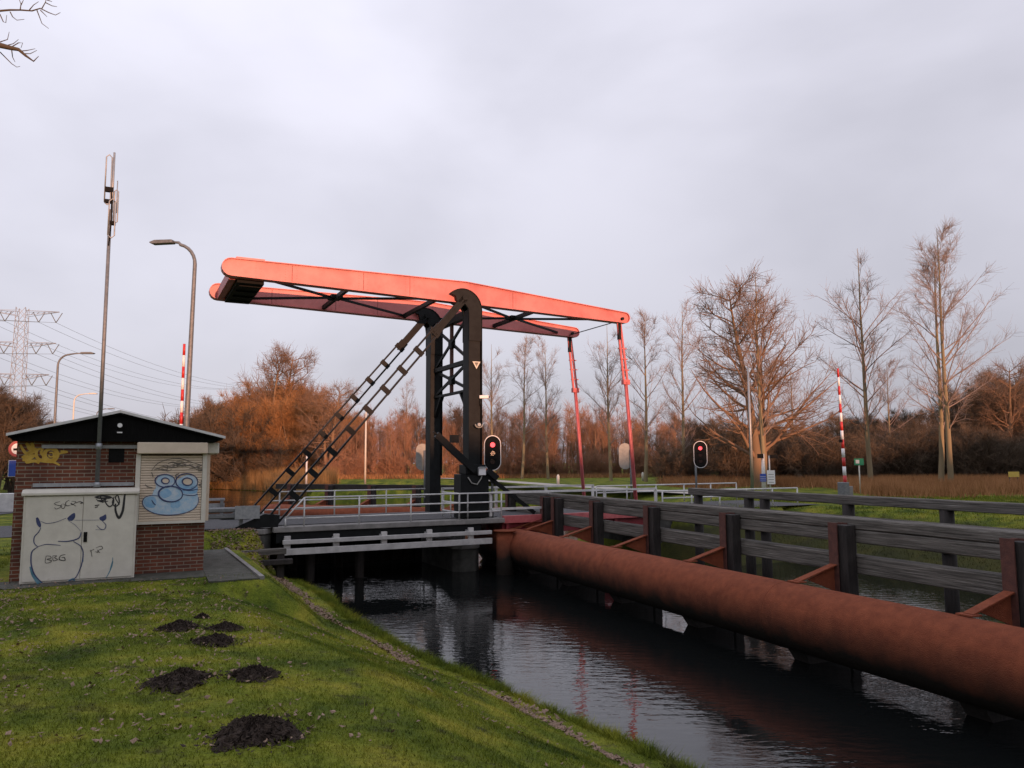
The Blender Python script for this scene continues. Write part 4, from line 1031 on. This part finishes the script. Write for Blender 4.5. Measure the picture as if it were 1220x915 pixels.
def tree_proto(name, arrs, mb_, mt_, label, cat='tree', group=None):
    e = empty(name, (0,0,0), 0, label, cat, group)
    fastmesh('trunk', arrs[0][0], arrs[0][1], mb_, e); fastmesh('crown', arrs[1][0], arrs[1][1], mt_, e)
    return e
used = {}
def plant(key, proto, x, y, sc, label, group=None, rz=None, z=None, name=None):
    o = proto if proto.name not in used else copy_tree(proto)
    used[proto.name] = True
    o.location = (x, y, z if z is not None else float(hgt(x, y))-.05); o.scale = (sc*rnd.uniform(.93,1.07), sc*rnd.uniform(.93,1.07), sc)
    o.rotation_euler = (0, 0, rz if rz is not None else rnd.uniform(0, 6.28))
    o['label'] = label; 
    if group: o['group'] = group
    return o
POP = [tree_proto('poplar_tree', make_tree(s, 18, 'poplar'), M['bark_pop'], M['twig_pop'], 'x') for s in (3, 8, 21)]
def from_px(u, y): d = ray(u, 560); return d[0]/d[1]*y
pops = [ # u at base, top v, distance, label
 (1132,272,52,'tall bare poplar nearest the right edge, twin-stemmed with an upright crown'),
 (1037,292,58,'tall bare poplar just right of the barrier, forked low down'),
 (813,360,70,'slim bare poplar just left of the big spreading tree'),
 (769,368,74,'slim bare poplar directly right of the nearer red hanger'),
 (728,384,78,'bare poplar standing between the two red hangers'),
 (653,402,88,'bare poplar just left of the rear red hanger'),
 (622,400,90,'bare poplar in the middle of the three left of the hangers'),
 (588,408,92,'bare poplar above the signal light, leftmost of its three'),
 (484,452,118,'faint distant poplar left of the rear portal post'),
 (1062,432,72,'shorter pale bare tree between the two tall right-hand poplars'),
 (944,420,75,'pale bare tree right behind the big spreading tree')]
for i, (u, vt, y, lab) in enumerate(pops):
    h = CH+(549.5-vt)/FPX*y*1.02-1.8
    plant('p%d' % (i % 3), POP[i % 3], from_px(u, y), y, h/18.2, lab)
plant('p0', POP[0], from_px(1120, 52.6), 52.6, .93, 'thinner second stem beside the tall poplar nearest the right edge')
OAK = tree_proto('spreading_tree', make_tree(5, 14, 'oak'), M['bark_brown'], M['twig_brown'], 'x')
plant('oak', OAK, from_px(902, 56), 56, 1.20, 'big dark spreading bare tree with heavy boughs right of the signals', rz=.4)
plant('oak', OAK, from_px(392, 100), 100, .98, 'spreading bare tree on the meadow edge behind the black stays', rz=2.2)
plant('oak', OAK, from_px(330, 118), 118, 1.62, 'tallest broad crown rising out of the orange wood at left', rz=4.2)
plant('oak', OAK, from_px(1205, 75), 75, .92, 'dark broad tree at the right edge behind the poplars', rz=1.0)
plant('p1', POP[1], from_px(912, 54), 54, .88, 'bare poplar rising through the big spreading tree')
# woods
WD = [make_tree(s, 12, 'wood') for s in (31, 32, 33)]; GR = [make_tree(s, 12, 'grove') for s in (51, 52, 53)]
BS = [make_tree(s, 5, 'bush') for s in (41, 42)]
wo = [tree_proto('woodland_tree', a, M['bark_brown'], M['twig_orange'], 'x') for a in WD]
wr = [tree_proto('woodland_tree', a, M['bark_brown'], M['twig_red'], 'x') for a in GR]
wd = [tree_proto('woodland_tree', a, M['bark_dark'], M['twig_dark'], 'x') for a in WD[1:]]
bu = [tree_proto('bare_shrub', a, M['bark_dark'], M['twig_dark'], 'x', 'shrub') for a in BS]
bo = [tree_proto('bare_shrub', a, M['bark_brown'], M['twig_red'], 'x', 'shrub') for a in BS[:1]]
GL = 'orange leafless tree in the dense wood on the far bank behind the reeds'; GLg = 'orange trees of the left wood'
# left dome: top silhouette as v(u)
def topv(u, T): return np.interp(u, [a for a, _ in T], [b for _, b in T])
TL = [(226,500),(250,478),(290,458),(320,445),(345,440),(370,458),(400,475),(430,490)]
k = 0
for row, (y, du, hs) in enumerate(((113, 19, .80), (121, 19, .93), (131, 20, 1.0))):
    for u in np.arange(224+row*6, 428, du):
        uu = u+rnd.uniform(-4,4); h = (549.5-topv(uu, TL))/FPX*y*hs+1.9
        plant('wo%d' % (k % 3), wo[k % 3], from_px(uu, y+rnd.uniform(-2,2)), y+rnd.uniform(-2,2), h/11.5, GL, GLg, z=1.5); k += 1
TM = [(400,500),(450,492),(500,486),(560,480),(640,486),(700,478),(760,498),(830,500)]
for row, (y, du, hs) in enumerate(((102, 21, .80), (110, 21, .95), (120, 22, 1.0))):
    for u in np.arange(404+row*7, 832, du):
        uu = u+rnd.uniform(-5,5); h = (549.5-topv(uu, TM))/FPX*y*hs+1.9
        plant('wr', wr[k % 3], from_px(uu, y), y+rnd.uniform(-3,3), h/11.5, 'reddish leafless tree in the wood behind the meadow in the middle', 'reddish trees of the middle wood', z=1.6); k += 1
TR = [(820,492),(900,500),(960,505),(1000,492),(1060,492),(1110,480),(1150,450),(1190,440),(1240,446)]
for row, (y, du, hs) in enumerate(((78, 30, .85), (90, 27, 1.0))):
    for u in np.arange(826+row*9, 1262, du):
        uu = u+rnd.uniform(-5,5); h = (549.5-topv(uu, TR))/FPX*y*hs+1.9
        plant('wd%d' % (k % 2), wd[k % 2], from_px(uu, y), y+rnd.uniform(-3,3), h/11.5, 'dark leafless tree in the thicket behind the right-hand poplars', 'dark trees of the right thicket', z=1.7); k += 1
for row, (y, du) in enumerate(((66, 21), (72, 21))):
    for u in np.arange(800+row*8, 1262, du):
        plant('bu%d' % (k % 2), bu[k % 2], from_px(u+rnd.uniform(-5,5), y), y+rnd.uniform(-2,2), rnd.uniform(.75,1.1)*(1. if u > 850 else .7), 'dark twiggy shrub in the thicket edge at right', 'dark shrubs along the right thicket', z=1.75); k += 1
for u in np.arange(404, 800, 15):
    plant('bo0', bo[0], from_px(u+rnd.uniform(-5,5), 99), 99+rnd.uniform(-2,2), rnd.uniform(.5,.85), 'reddish twiggy shrub along the foot of the middle wood', 'reddish shrubs under the middle wood', z=1.7); k += 1
for u in np.arange(228, 330, 11):
    plant('bu', bu[k % 2], from_px(u+rnd.uniform(-3,3), 111), 111+rnd.uniform(-1,2), rnd.uniform(1.3,2.0)*(1.2 if u < 290 else .8), 'dark scrubby bush at the foot of the orange left wood', 'dark bushes under the left wood', z=1.2); k += 1
for u in np.arange(236, 430, 9):
    plant('bo', bo[0], from_px(u+rnd.uniform(-3,3), 116), 116+rnd.uniform(-2,2), rnd.uniform(1.0,1.75), 'orange-brown shrub filling the foot of the left wood', 'orange shrubs under the left wood', z=1.2); k += 1
# left edge trees
for i, (u, vt, y) in enumerate(((-30,440,50),(-5,448,50),(18,462,52),(38,482,55),(52,492,60),(-20,452,58),(8,460,60))):
    h = (549.5-vt)/FPX*y+1.9
    plant('wd%d' % (k % 2), wd[k % 2], from_px(u, y), y, h/11.5, 'dark grey-brown bare tree at the far left beyond the road', 'dark trees at the left edge', z=1.7); k += 1
for i, (u, vt, y) in enumerate(((62,500,75),(85,506,80),(110,508,90),(70,498,95),(140,510,110),(180,512,120),(210,508,122))):
    h = (549.5-vt)/FPX*y+1.9
    plant('wo%d' % (k % 3), wo[k % 3], from_px(u, y), y, h/11.5, 'low orange bare tree seen over the hut roof along the road', 'orange trees behind the hut', z=1.7); k += 1

# far wood mass
a = make_tree(77, 12, 'wood'); Vs = []
for i in range(26):
    u = 60+i*47+rnd.uniform(-15,15); y = 138+rnd.uniform(-5,8); s = rnd.uniform(.75,1.0) if u > 420 else .9
    if 230 < u < 420: s = 1.2
    if u < 230: s = .55
    c, sn = math.cos(i), math.sin(i); V = a[1][0]*s
    V = np.stack([V[:,0]*c-V[:,1]*sn+from_px(u, y), V[:,0]*sn+V[:,1]*c+y, V[:,2]+1.5], -1); Vs.append((V, a[1][1]))
V, F_ = merge(Vs); tag(fastmesh('distant_woodland', V, F_, M['twig_brown']), 'distant brown woodland closing the view behind the nearer trees', 'woodland', kind='stuff')

# overhanging tree at top left: trunk stands left of the photographer, boughs reach over
T_ = MB(); T_.tube([(-9.5,3.2,1.7),(-9.4,3.3,5),(-9.2,3.4,8),(-9.0,3.5,11.5)], [.30,.24,.18,.08], 12)
ot = empty('overhanging_tree', (0,0,0), 0, 'bare tree at the left whose thin twigs hang into the top left corner', 'tree')
T_.build('trunk', M['bark_dark'], ot)
def P3(u, v, y): d = ray(u, v); t = y/d[1]; return (d[0]*t, y, CH+d[2]*t)
mb = MB()
def twig(pts, y, r0, r1):
    pts = [p if len(p) == 3 else P3(p[0], p[1], y+.02*i) for i, p in enumerate(pts)]
    mb.tube(pts, [r0+(r1-r0)*i/(len(pts)-1) for i in range(len(pts))], 5)
twig([(-9.2,3.4,8.0),(-60,20),(-20,14),(0,13),(12,12),(24,12),(38,13),(48,10),(58,15),(66,18),(72,15)], 8, .016, .003)
twig([(-9.3,3.3,6.6),(-50,40),(-20,49),(0,54),(12,57),(22,59),(30,66),(40,73),(46,67)], 7.6, .045, .003)
for pts in ([(44,12),(47,20),(50,28),(58,34)], [(50,10),(54,3),(56,-4)], [(12,14),(15,20),(20,24),(29,23)], [(24,12),(25,5),(22,-3)], [(25,6),(28,0)], [(0,17),(4,26),(7,27),(8,18)], [(35,12),(40,6),(46,2)], [(48,12),(52,16),(56,20)],
            [(12,57),(22,51),(27,51),(25,57)], [(24,61),(33,60),(42,58)], [(28,64),(36,64),(44,60)], [(0,62),(8,70),(14,76),(20,80),(24,79)], [(14,60),(15,68),(18,74)], [(5,55),(16,52),(22,47)], [(0,50),(9,47),(11,38)], [(54,3),(62,7),(68,8)], [(56,0),(62,2)]):
    twig(pts, 7.8, .006, .0025)
mb.build('boughs', M['bark_dark'], ot)

# unseen tree belt added behind the photographer (shaped to keep the low sun off the foreground)
def belt(name, pts, label, wid=9):
    N = 90; V = []; rg = np.random.default_rng(5)
    P_ = np.array(pts, float); cum = np.linspace(0, 1, len(P_))
    f = np.linspace(0, 1, N); X_ = np.interp(f, cum, P_[:,0]); Y_ = np.interp(f, cum, P_[:,1]); Hh = np.interp(f, cum, P_[:,2])*(1+rg.normal(0, .035, N))
    K = 13; prof = [(-1,0),(-1.05,.25),(-.95,.5),(-.75,.75),(-.45,.92),(-.2,.99),(0,1),(.2,.99),(.45,.92),(.75,.75),(.95,.5),(1.05,.25),(1,0)]
    dx, dy = np.gradient(X_), np.gradient(Y_); l = np.hypot(dx, dy); nx_, ny_ = -dy/l, dx/l
    for i in range(N):
        for a_, b_ in prof:
            j = 1+rg.normal(0,.05); V.append((X_[i]+nx_[i]*a_*wid*j, Y_[i]+ny_[i]*a_*wid*j, 1.5+Hh[i]*b_*(1+rg.normal(0,.012))))
    V = np.array(V); idx = np.arange(N*K).reshape(N, K)
    F_ = np.stack([idx[:-1,:-1], idx[:-1,1:], idx[1:,1:], idx[1:,:-1]], -1).reshape(-1,4)
    return tag(fastmesh(name, V, F_, M['belt_green'], smooth=False), label, 'woodland', kind='stuff')
belt('shadow_belt', [(-150,-112,9.3),(-60,-100,9.3),(0,-92,9.2),(40,-88,9.0),(62,-82,8.7),(82,-76,8.7),(100,-66,10.6),(118,-54,11.6),(150,-30,12.5),(200,10,13)], 'unseen dark belt added behind the photographer to shade the foreground')

# ------------------------------------------------------------------ reeds, banks, grass
def blades(name, X_, Y_, Zb, hgt_, wid, m_, lean=.25, seed=1, kind='stuff', label=None, cat=None):
    rg = np.random.default_rng(seed); N = len(X_)
    a = rg.uniform(0, 2*math.pi, N); h = hgt_*rg.uniform(.55, 1.15, N); w_ = wid*rg.uniform(.6, 1.3, N)
    lx = rg.normal(0, lean, N)*h; ly = rg.normal(0, lean, N)*h
    base = np.stack([X_, Y_, Zb], -1); dx = np.stack([np.cos(a)*w_/2, np.sin(a)*w_/2, np.zeros(N)], -1)
    tip = base+np.stack([lx, ly, h], -1)
    V = np.stack([base-dx, base+dx, tip], 1).reshape(-1,3); F_ = np.arange(3*N).reshape(-1,3)
    o = fastmesh(name, V, F_, m_, smooth=False, nside=3)
    return tag(o, label, cat, kind=kind)
def along(P_, n, w0, w1, rg):
    P_ = np.array(P_, float); seg = np.hypot(*np.diff(P_, axis=0).T); c = np.concatenate([[0], np.cumsum(seg)]); t = rg.uniform(0, c[-1], n)
    x_ = np.interp(t, c, P_[:,0]); y_ = np.interp(t, c, P_[:,1]); i = np.clip(np.searchsorted(c, t)-1, 0, len(seg)-1)
    d = np.diff(P_, axis=0)[i]/seg[i][:,None]; o = rg.uniform(w0, w1, n); return x_-d[:,1]*o, y_+d[:,0]*o
rg = np.random.default_rng(2)
x_, y_ = along([(-66,113),(-43,113.6),(-33,105),(-22,83)], 42000, -.9, 3.6, rg)
blades('reeds', x_, y_, np.maximum(hgt(x_, y_), .1)-.05, 1.9, .03, M['reed'], .08, 3, label='pale dry reed bed along the far bank at left', cat='reeds')
x_ = rg.uniform(12, 62, 110000); y_ = 38+28*rg.uniform(0, 1, 110000)**.8+.10*(x_-20)
ok = (y_ > 57-np.clip((x_/y_-.40)*260, 0, 17)+2.2*np.sin(x_*.8)+1.5*np.sin(x_*2.1+1)+rg.normal(0,1.6,len(x_))); x_, y_ = x_[ok], y_[ok]
blades('dry_grass', x_, y_, hgt(x_, y_), .8, .035, M['drygrass'], .3, 4, label='rust-brown dry grass in front of the right thicket', cat='dry grass')
x_ = rg.uniform(-24, 16, 9000); y_ = 93+rg.uniform(0, 6, 9000)
blades('dry_grass', x_, y_, hgt(x_, y_), .6, .05, M['drygrass'], .3, 6, label='brown dry grass at the foot of the middle wood', cat='dry grass')
# lawn blades
N = 420000
y_ = 4.5+12.5*rg.uniform(0,1,N)**1.25; x_ = rg.uniform(-11, 4, N)
D = sdist(x_, y_); ok = (D > .03) & (np.abs(x_/y_) < .78)
hx = (x_-HC[0])*ha[0]+(y_-HC[1])*ha[1]; hy = -(x_-HC[0])*ha[1]+(y_-HC[1])*ha[0]
ok &= ~((hx > -3.3) & (hx < 1.83) & (hy > -.85))
strip_d = np.abs(D-.95) < .30*(.6+.4*np.sin(x_*5+y_*3))
ok &= ~(strip_d & (rg.uniform(0,1,N) < .75) & (y_ < 18))
dens = .5+.5*np.sin(x_*3.1+2*np.sin(y_*2.3))*np.sin(y_*2.7+2*np.sin(x_*1.9)); ok &= rg.uniform(0,1,N) < .55+.45*dens
x_, y_ = x_[ok], y_[ok]
blades('grass', x_, y_, hgt(x_, y_)-.004, .034, .0075, M['blade'], .5, 8, label='short mossy lawn grass on the near bank', cat='grass')
N = 26000; y_ = rg.uniform(13, 30, N); x_ = rg.uniform(-12, 0, N); D = sdist(x_, y_); hx = (x_-HC[0])*ha[0]+(y_-HC[1])*ha[1]; hy = -(x_-HC[0])*ha[1]+(y_-HC[1])*ha[0]
bs = (x_-O_[0])*A_[0]+(y_-O_[1])*A_[1]; bt = -(x_-O_[0])*A_[1]+(y_-O_[1])*A_[0]
ok = (D > .05) & ~((hx > -3.3) & (hx < 1.83) & (hy > -.85)) & (bt < -.8)
x_, y_ = x_[ok], y_[ok]; blades('grass', x_, y_, hgt(x_, y_), .07, .012, M['blade'], .4, 9, label='longer grass between the hut and the bridge', cat='grass')
N = 60000; y_ = rg.uniform(5, 17, N); x_ = rg.uniform(-10, 3.5, N); D = sdist(x_, y_); hx = (x_-HC[0])*ha[0]+(y_-HC[1])*ha[1]; hy = -(x_-HC[0])*ha[1]+(y_-HC[1])*ha[0]
cl = np.sin(x_*4.3+1.7*np.sin(y_*3.1))*np.sin(y_*5.1+1.3*np.sin(x_*3.7)); ok = (D > .0) & ((cl > .62) | (D < .55)) & ~((hx > -3.3) & (hx < .9) & (hy > -1.55))
x_, y_ = x_[ok], y_[ok]; blades('grass', x_, y_, hgt(x_, y_)-.004, .075, .008, M['blade'], .6, 19, label='tufts and longer blades on the lawn and along the water edge', cat='grass')
x_, y_ = along([(2.4,8.4),(1.93,9.2),(.78,11.2),(-.75,13.1),(-3.1,17.),(-4.65,20.4),(-6.0,23.0)], 26000, 0, .5, rg)
cl = np.sin(x_*9+y_*7)*np.sin(y_*11-x_*3); D = sdist(x_, y_); ok = (D > -.02) & (D < .5) & (cl > -.2); x_, y_ = x_[ok], y_[ok]
blades('grass', x_, y_, hgt(x_, y_)-.01, .13, .009, M['blade'], .75, 23, label='ragged longer grass hanging over the water edge of the near bank', cat='grass')
# right meadow tufts
N = 90000; y_ = rg.uniform(18, 40, N); x_ = rg.uniform(9, 34, N); D = sdist(x_, y_); ok = (D > .1); x_, y_ = x_[ok], y_[ok]
pd = np.minimum(np.abs((y_-29.6)-(x_-20)*(-8/14)), np.where((x_ < 20.5) & (x_ > 14), np.abs((y_-29.6)-(x_-20)*(-.95)), 9))
ok = pd > 1.2; x_, y_ = x_[ok], y_[ok]
blades('grass', x_, y_, hgt(x_, y_), .09, .02, M['blade'], .4, 10, label='grass on the bank across the channel at right', cat='grass')
# leaf litter
def leaves(name, X_, Y_, Zb, size, seed, label):
    rg = np.random.default_rng(seed); N = len(X_)
    a = rg.uniform(0, 2*math.pi, N); s = size*rg.uniform(.35, 1.5, N)
    u = np.stack([np.cos(a), np.sin(a), rg.normal(0,.35,N)], -1)*s[:,None]; v = np.stack([-np.sin(a), np.cos(a), rg.normal(0,.35,N)], -1)*s[:,None]*.6
    c = np.stack([X_, Y_, Zb+.012+.3*s], -1)
    curl = np.stack([np.zeros(N), np.zeros(N), s*.35], -1)
    V = np.stack([c-u, c-v*.9+u*.1, c+u+curl, c+v], 1).reshape(-1,3); F_ = np.arange(4*N).reshape(-1,4)
    return tag(fastmesh(name, V, F_, M['leaf'], smooth=False), label, 'leaves', kind='stuff')
N = 150000; y_ = rg.uniform(7, 21, N); x_ = rg.uniform(-6, 5, N); D = sdist(x_, y_); ok = np.abs(D-.95+.05*np.sin(y_*2)) < np.abs(rg.normal(0, .16, N))*(y_ < 18)*(.4+.6*(np.sin(y_*1.9)*.5+.5)); x_, y_ = x_[ok], y_[ok]
leaves('leaf_litter', x_, y_, hgt(x_, y_), .033, 12, 'band of pale dead leaves lying along the foot of the bank')
N = 26000; y_ = rg.uniform(5, 13, N); x_ = rg.uniform(-9, 3, N)
dn = np.clip(-.25-x_/5+(9-y_)*.06+np.sin(x_*2.1+y_)*.35+np.sin(y_*3.3-x_*1.2)*.3, 0.0, 1.3)*.42; ok = (rg.uniform(0,1,N) < dn) & (sdist(x_, y_) > 1); x_, y_ = x_[ok], y_[ok]
leaves('fallen_leaves', x_, y_, hgt(x_, y_), .021, 13, 'scattered dead leaves on the lawn at lower left')
N = 5000; s_ = rg.uniform(-8.2, -6.2, N); t_ = rg.uniform(-5.5, -.6, N); x_ = O_[0]+A_[0]*s_+B_[0]*t_; y_ = O_[1]+A_[1]*s_+B_[1]*t_; ok = sdist(x_, y_) > 0; x_, y_ = x_[ok], y_[ok]
leaves('fallen_leaves', x_, y_, hgt(x_, y_), .035, 14, 'brown dead leaves caught on the bank beside the bridge abutment')
# molehills
def molehill(u, v, wpx, label, asp=.75):
    p = ground_pt(u, v); dist = math.hypot(p[0], p[1]); r = wpx/2/FPX*math.hypot(dist, CH-p[2])
    rg = np.random.default_rng(int(u*7+v)); n, m_ = 84, 26; V = []
    for i in range(m_+1):
        f = i/m_
        for j in range(n):
            a = 2*math.pi*j/n; rr = r*f*(1+.2*math.sin(3*a+u)+.12*math.sin(7*a+v)+.07*math.sin(13*a+u)+.05*rg.normal())
            x0, y0 = p[0]+rr*math.cos(a), p[1]+rr*math.sin(a)*asp*1.5
            z0 = float(hgt(x0, y0))+(1-f**1.8)*r*.36*(1+.25*math.sin(2*a+u)) + (rg.normal(0,.006) if f < 1 else -.012)
            jj = rg.normal(0,.006,2) if 0 < f < 1 else (0,0); V.append((x0+jj[0], y0+jj[1], z0+(.012*max(0,rg.normal()) if 0 < f < .97 else 0)))
    idx = np.arange((m_+1)*n).reshape(m_+1, n)
    F_ = np.stack([idx[:-1], np.roll(idx,-1,1)[:-1], np.roll(idx,-1,1)[1:], idx[1:]], -1).reshape(-1,4)
    V = np.array(V); o = fastmesh('molehill', V-np.array(p), F_, M['soil'], smooth=False); o.location = p
    return tag(o, label, 'molehill', 'dark molehills on the lawn')
molehill(303,876,80,'largest dark molehill, nearest the camera on the lawn')
molehill(212,814,56,'second largest molehill, left of the small round one')
molehill(301,806,46,'small round molehill right of the second largest one')
molehill(256,766,38,'lower of the two touching molehills halfway up the lawn')
molehill(268,750,32,'upper of the two touching molehills halfway up the lawn')
molehill(212,749,36,'low flat molehill left of the touching pair')
molehill(241,736,14,'tiny molehill furthest up the lawn')

cx = []
for u, v, w_ in ((303,876,80),(212,814,56),(301,806,46),(256,766,38),(268,750,32),(212,749,36)):
    p = ground_pt(u, v); r = w_/2/FPX*math.hypot(math.hypot(p[0], p[1]), CH-p[2]); n = int(260*r/.3); a = rg.uniform(0, 6.283, n); q = r*(.85+np.abs(rg.normal(0,.33,n)))
    cx.append(np.stack([p[0]+q*np.cos(a), p[1]+q*np.sin(a)*1.1], -1))
cx = np.concatenate(cx); cr_ = leaves('soil_crumbs', cx[:,0], cx[:,1], hgt(cx[:,0], cx[:,1]), .017, 31, 'loose crumbs of dark soil scattered round the molehills'); cr_.data.materials[0] = M['soil']; cr_['category'] = 'soil'
# ------------------------------------------------------------------ light, sky, camera
SAZ = math.atan2(.907, -.40)      # direction the light travels
EL = R(2.7)
sun = bpy.data.lights.new('sun', 'SUN'); sun.energy = 4.9; sun.angle = R(.6); sun.color = (1, .49, .29)
so = bpy.data.objects.new('sun', sun); COL.objects.link(so)
dv = Vector((math.cos(SAZ)*math.cos(EL), math.sin(SAZ)*math.cos(EL), -math.sin(EL)))
so.rotation_euler = dv.to_track_quat('-Z', 'Y').to_euler()
wd_ = bpy.data.worlds.new('World'); scene.world = wd_; wd_.use_nodes = True; nt = wd_.node_tree
bg = nt.nodes['Background']
sky = node(nt, 'ShaderNodeTexSky'); sky.sky_type = 'NISHITA'; sky.sun_disc = False; sky.sun_elevation = EL
sd = -dv; sky.sun_rotation = math.atan2(sd.x, sd.y)
bg.inputs['Strength'].default_value = .10; nt.links.new(sky.outputs[0], bg.inputs[0])
tc = node(nt, 'ShaderNodeTexCoord')
mp = node(nt, 'ShaderNodeMapping'); mp.inputs['Scale'].default_value = (1,1,2.0); mp.inputs['Rotation'].default_value = (R(8),R(10),R(25)); nt.links.new(tc.outputs['Generated'], mp.inputs[0])
n1 = node(nt, 'ShaderNodeTexNoise', Scale=1.9, Detail=5, Roughness=.45, Distortion=.2); nt.links.new(mp.outputs[0], n1.inputs['Vector'])
cr = node(nt, 'ShaderNodeValToRGB'); cr.color_ramp.interpolation = 'EASE'
cr.color_ramp.elements[0].position = .30; cr.color_ramp.elements[0].color = (.50,.497,.575,1)
cr.color_ramp.elements[1].position = .70; cr.color_ramp.elements[1].color = (.69,.682,.78,1)
nt.links.new(n1.outputs[0], cr.inputs[0])
# thinner, brighter cloud towards upper left
sx = node(nt, 'ShaderNodeVectorMath', operation='DOT_PRODUCT'); nt.links.new(tc.outputs['Generated'], sx.inputs[0]); sx.inputs[1].default_value = Vector((-.62,.62,.48)).normalized()
mr = node(nt, 'ShaderNodeMapRange'); mr.inputs['From Min'].default_value = .45; mr.inputs['From Max'].default_value = 1.0; mr.inputs['To Min'].default_value = .92; mr.inputs['To Max'].default_value = 1.12
nt.links.new(sx.outputs['Value'], mr.inputs[0])
mm = node(nt, 'ShaderNodeVectorMath', operation='SCALE'); nt.links.new(cr.outputs[0], mm.inputs[0]); nt.links.new(mr.outputs[0], mm.inputs['Scale'])
sz = node(nt, 'ShaderNodeSeparateXYZ'); nt.links.new(tc.outputs['Generated'], sz.inputs[0])
gz = node(nt, 'ShaderNodeMapRange'); gz.inputs['From Min'].default_value = 0; gz.inputs['From Max'].default_value = 1; gz.inputs['To Min'].default_value = .88; gz.inputs['To Max'].default_value = 1.75
nt.links.new(sz.outputs[2], gz.inputs[0])
mm2 = node(nt, 'ShaderNodeVectorMath', operation='SCALE'); nt.links.new(mm.outputs[0], mm2.inputs[0]); nt.links.new(gz.outputs[0], mm2.inputs['Scale']); mm = mm2
bg2 = node(nt, 'ShaderNodeBackground'); bg2.inputs['Strength'].default_value = 1.0; nt.links.new(mm.outputs[0], bg2.inputs[0])
mix = node(nt, 'ShaderNodeMixShader'); mix.inputs[0].default_value = .88
nt.links.new(bg.outputs[0], mix.inputs[1]); nt.links.new(bg2.outputs[0], mix.inputs[2]); nt.links.new(mix.outputs[0], nt.nodes['World Output'].inputs[0])

cam = bpy.data.cameras.new('camera'); co = bpy.data.objects.new('camera', cam); COL.objects.link(co); scene.camera = co
cam.sensor_width = 36; cam.lens = 36*FPX/1220; cam.clip_end = 4000; cam.clip_start = .1
X0 = Vector((1,0,0)); Y0 = Vector((0,-math.sin(PITCH),math.cos(PITCH))); Z0 = X0.cross(Y0)
c, s = math.cos(ROLL), math.sin(ROLL); Xc = X0*c-Y0*s; Yc = X0*s+Y0*c
mw = Matrix((( Xc.x,Yc.x,Z0.x,0),(Xc.y,Yc.y,Z0.y,0),(Xc.z,Yc.z,Z0.z,CH),(0,0,0,1)))
co.matrix_world = mw
vs = scene.view_settings; vs.view_transform = 'Standard'; vs.look = 'None'; vs.exposure = .12; vs.gamma = 1; vs.use_curve_mapping = False
scene.cycles.caustics_reflective = False; scene.cycles.caustics_refractive = False; scene.cycles.max_bounces = 5; scene.cycles.transparent_max_bounces = 4
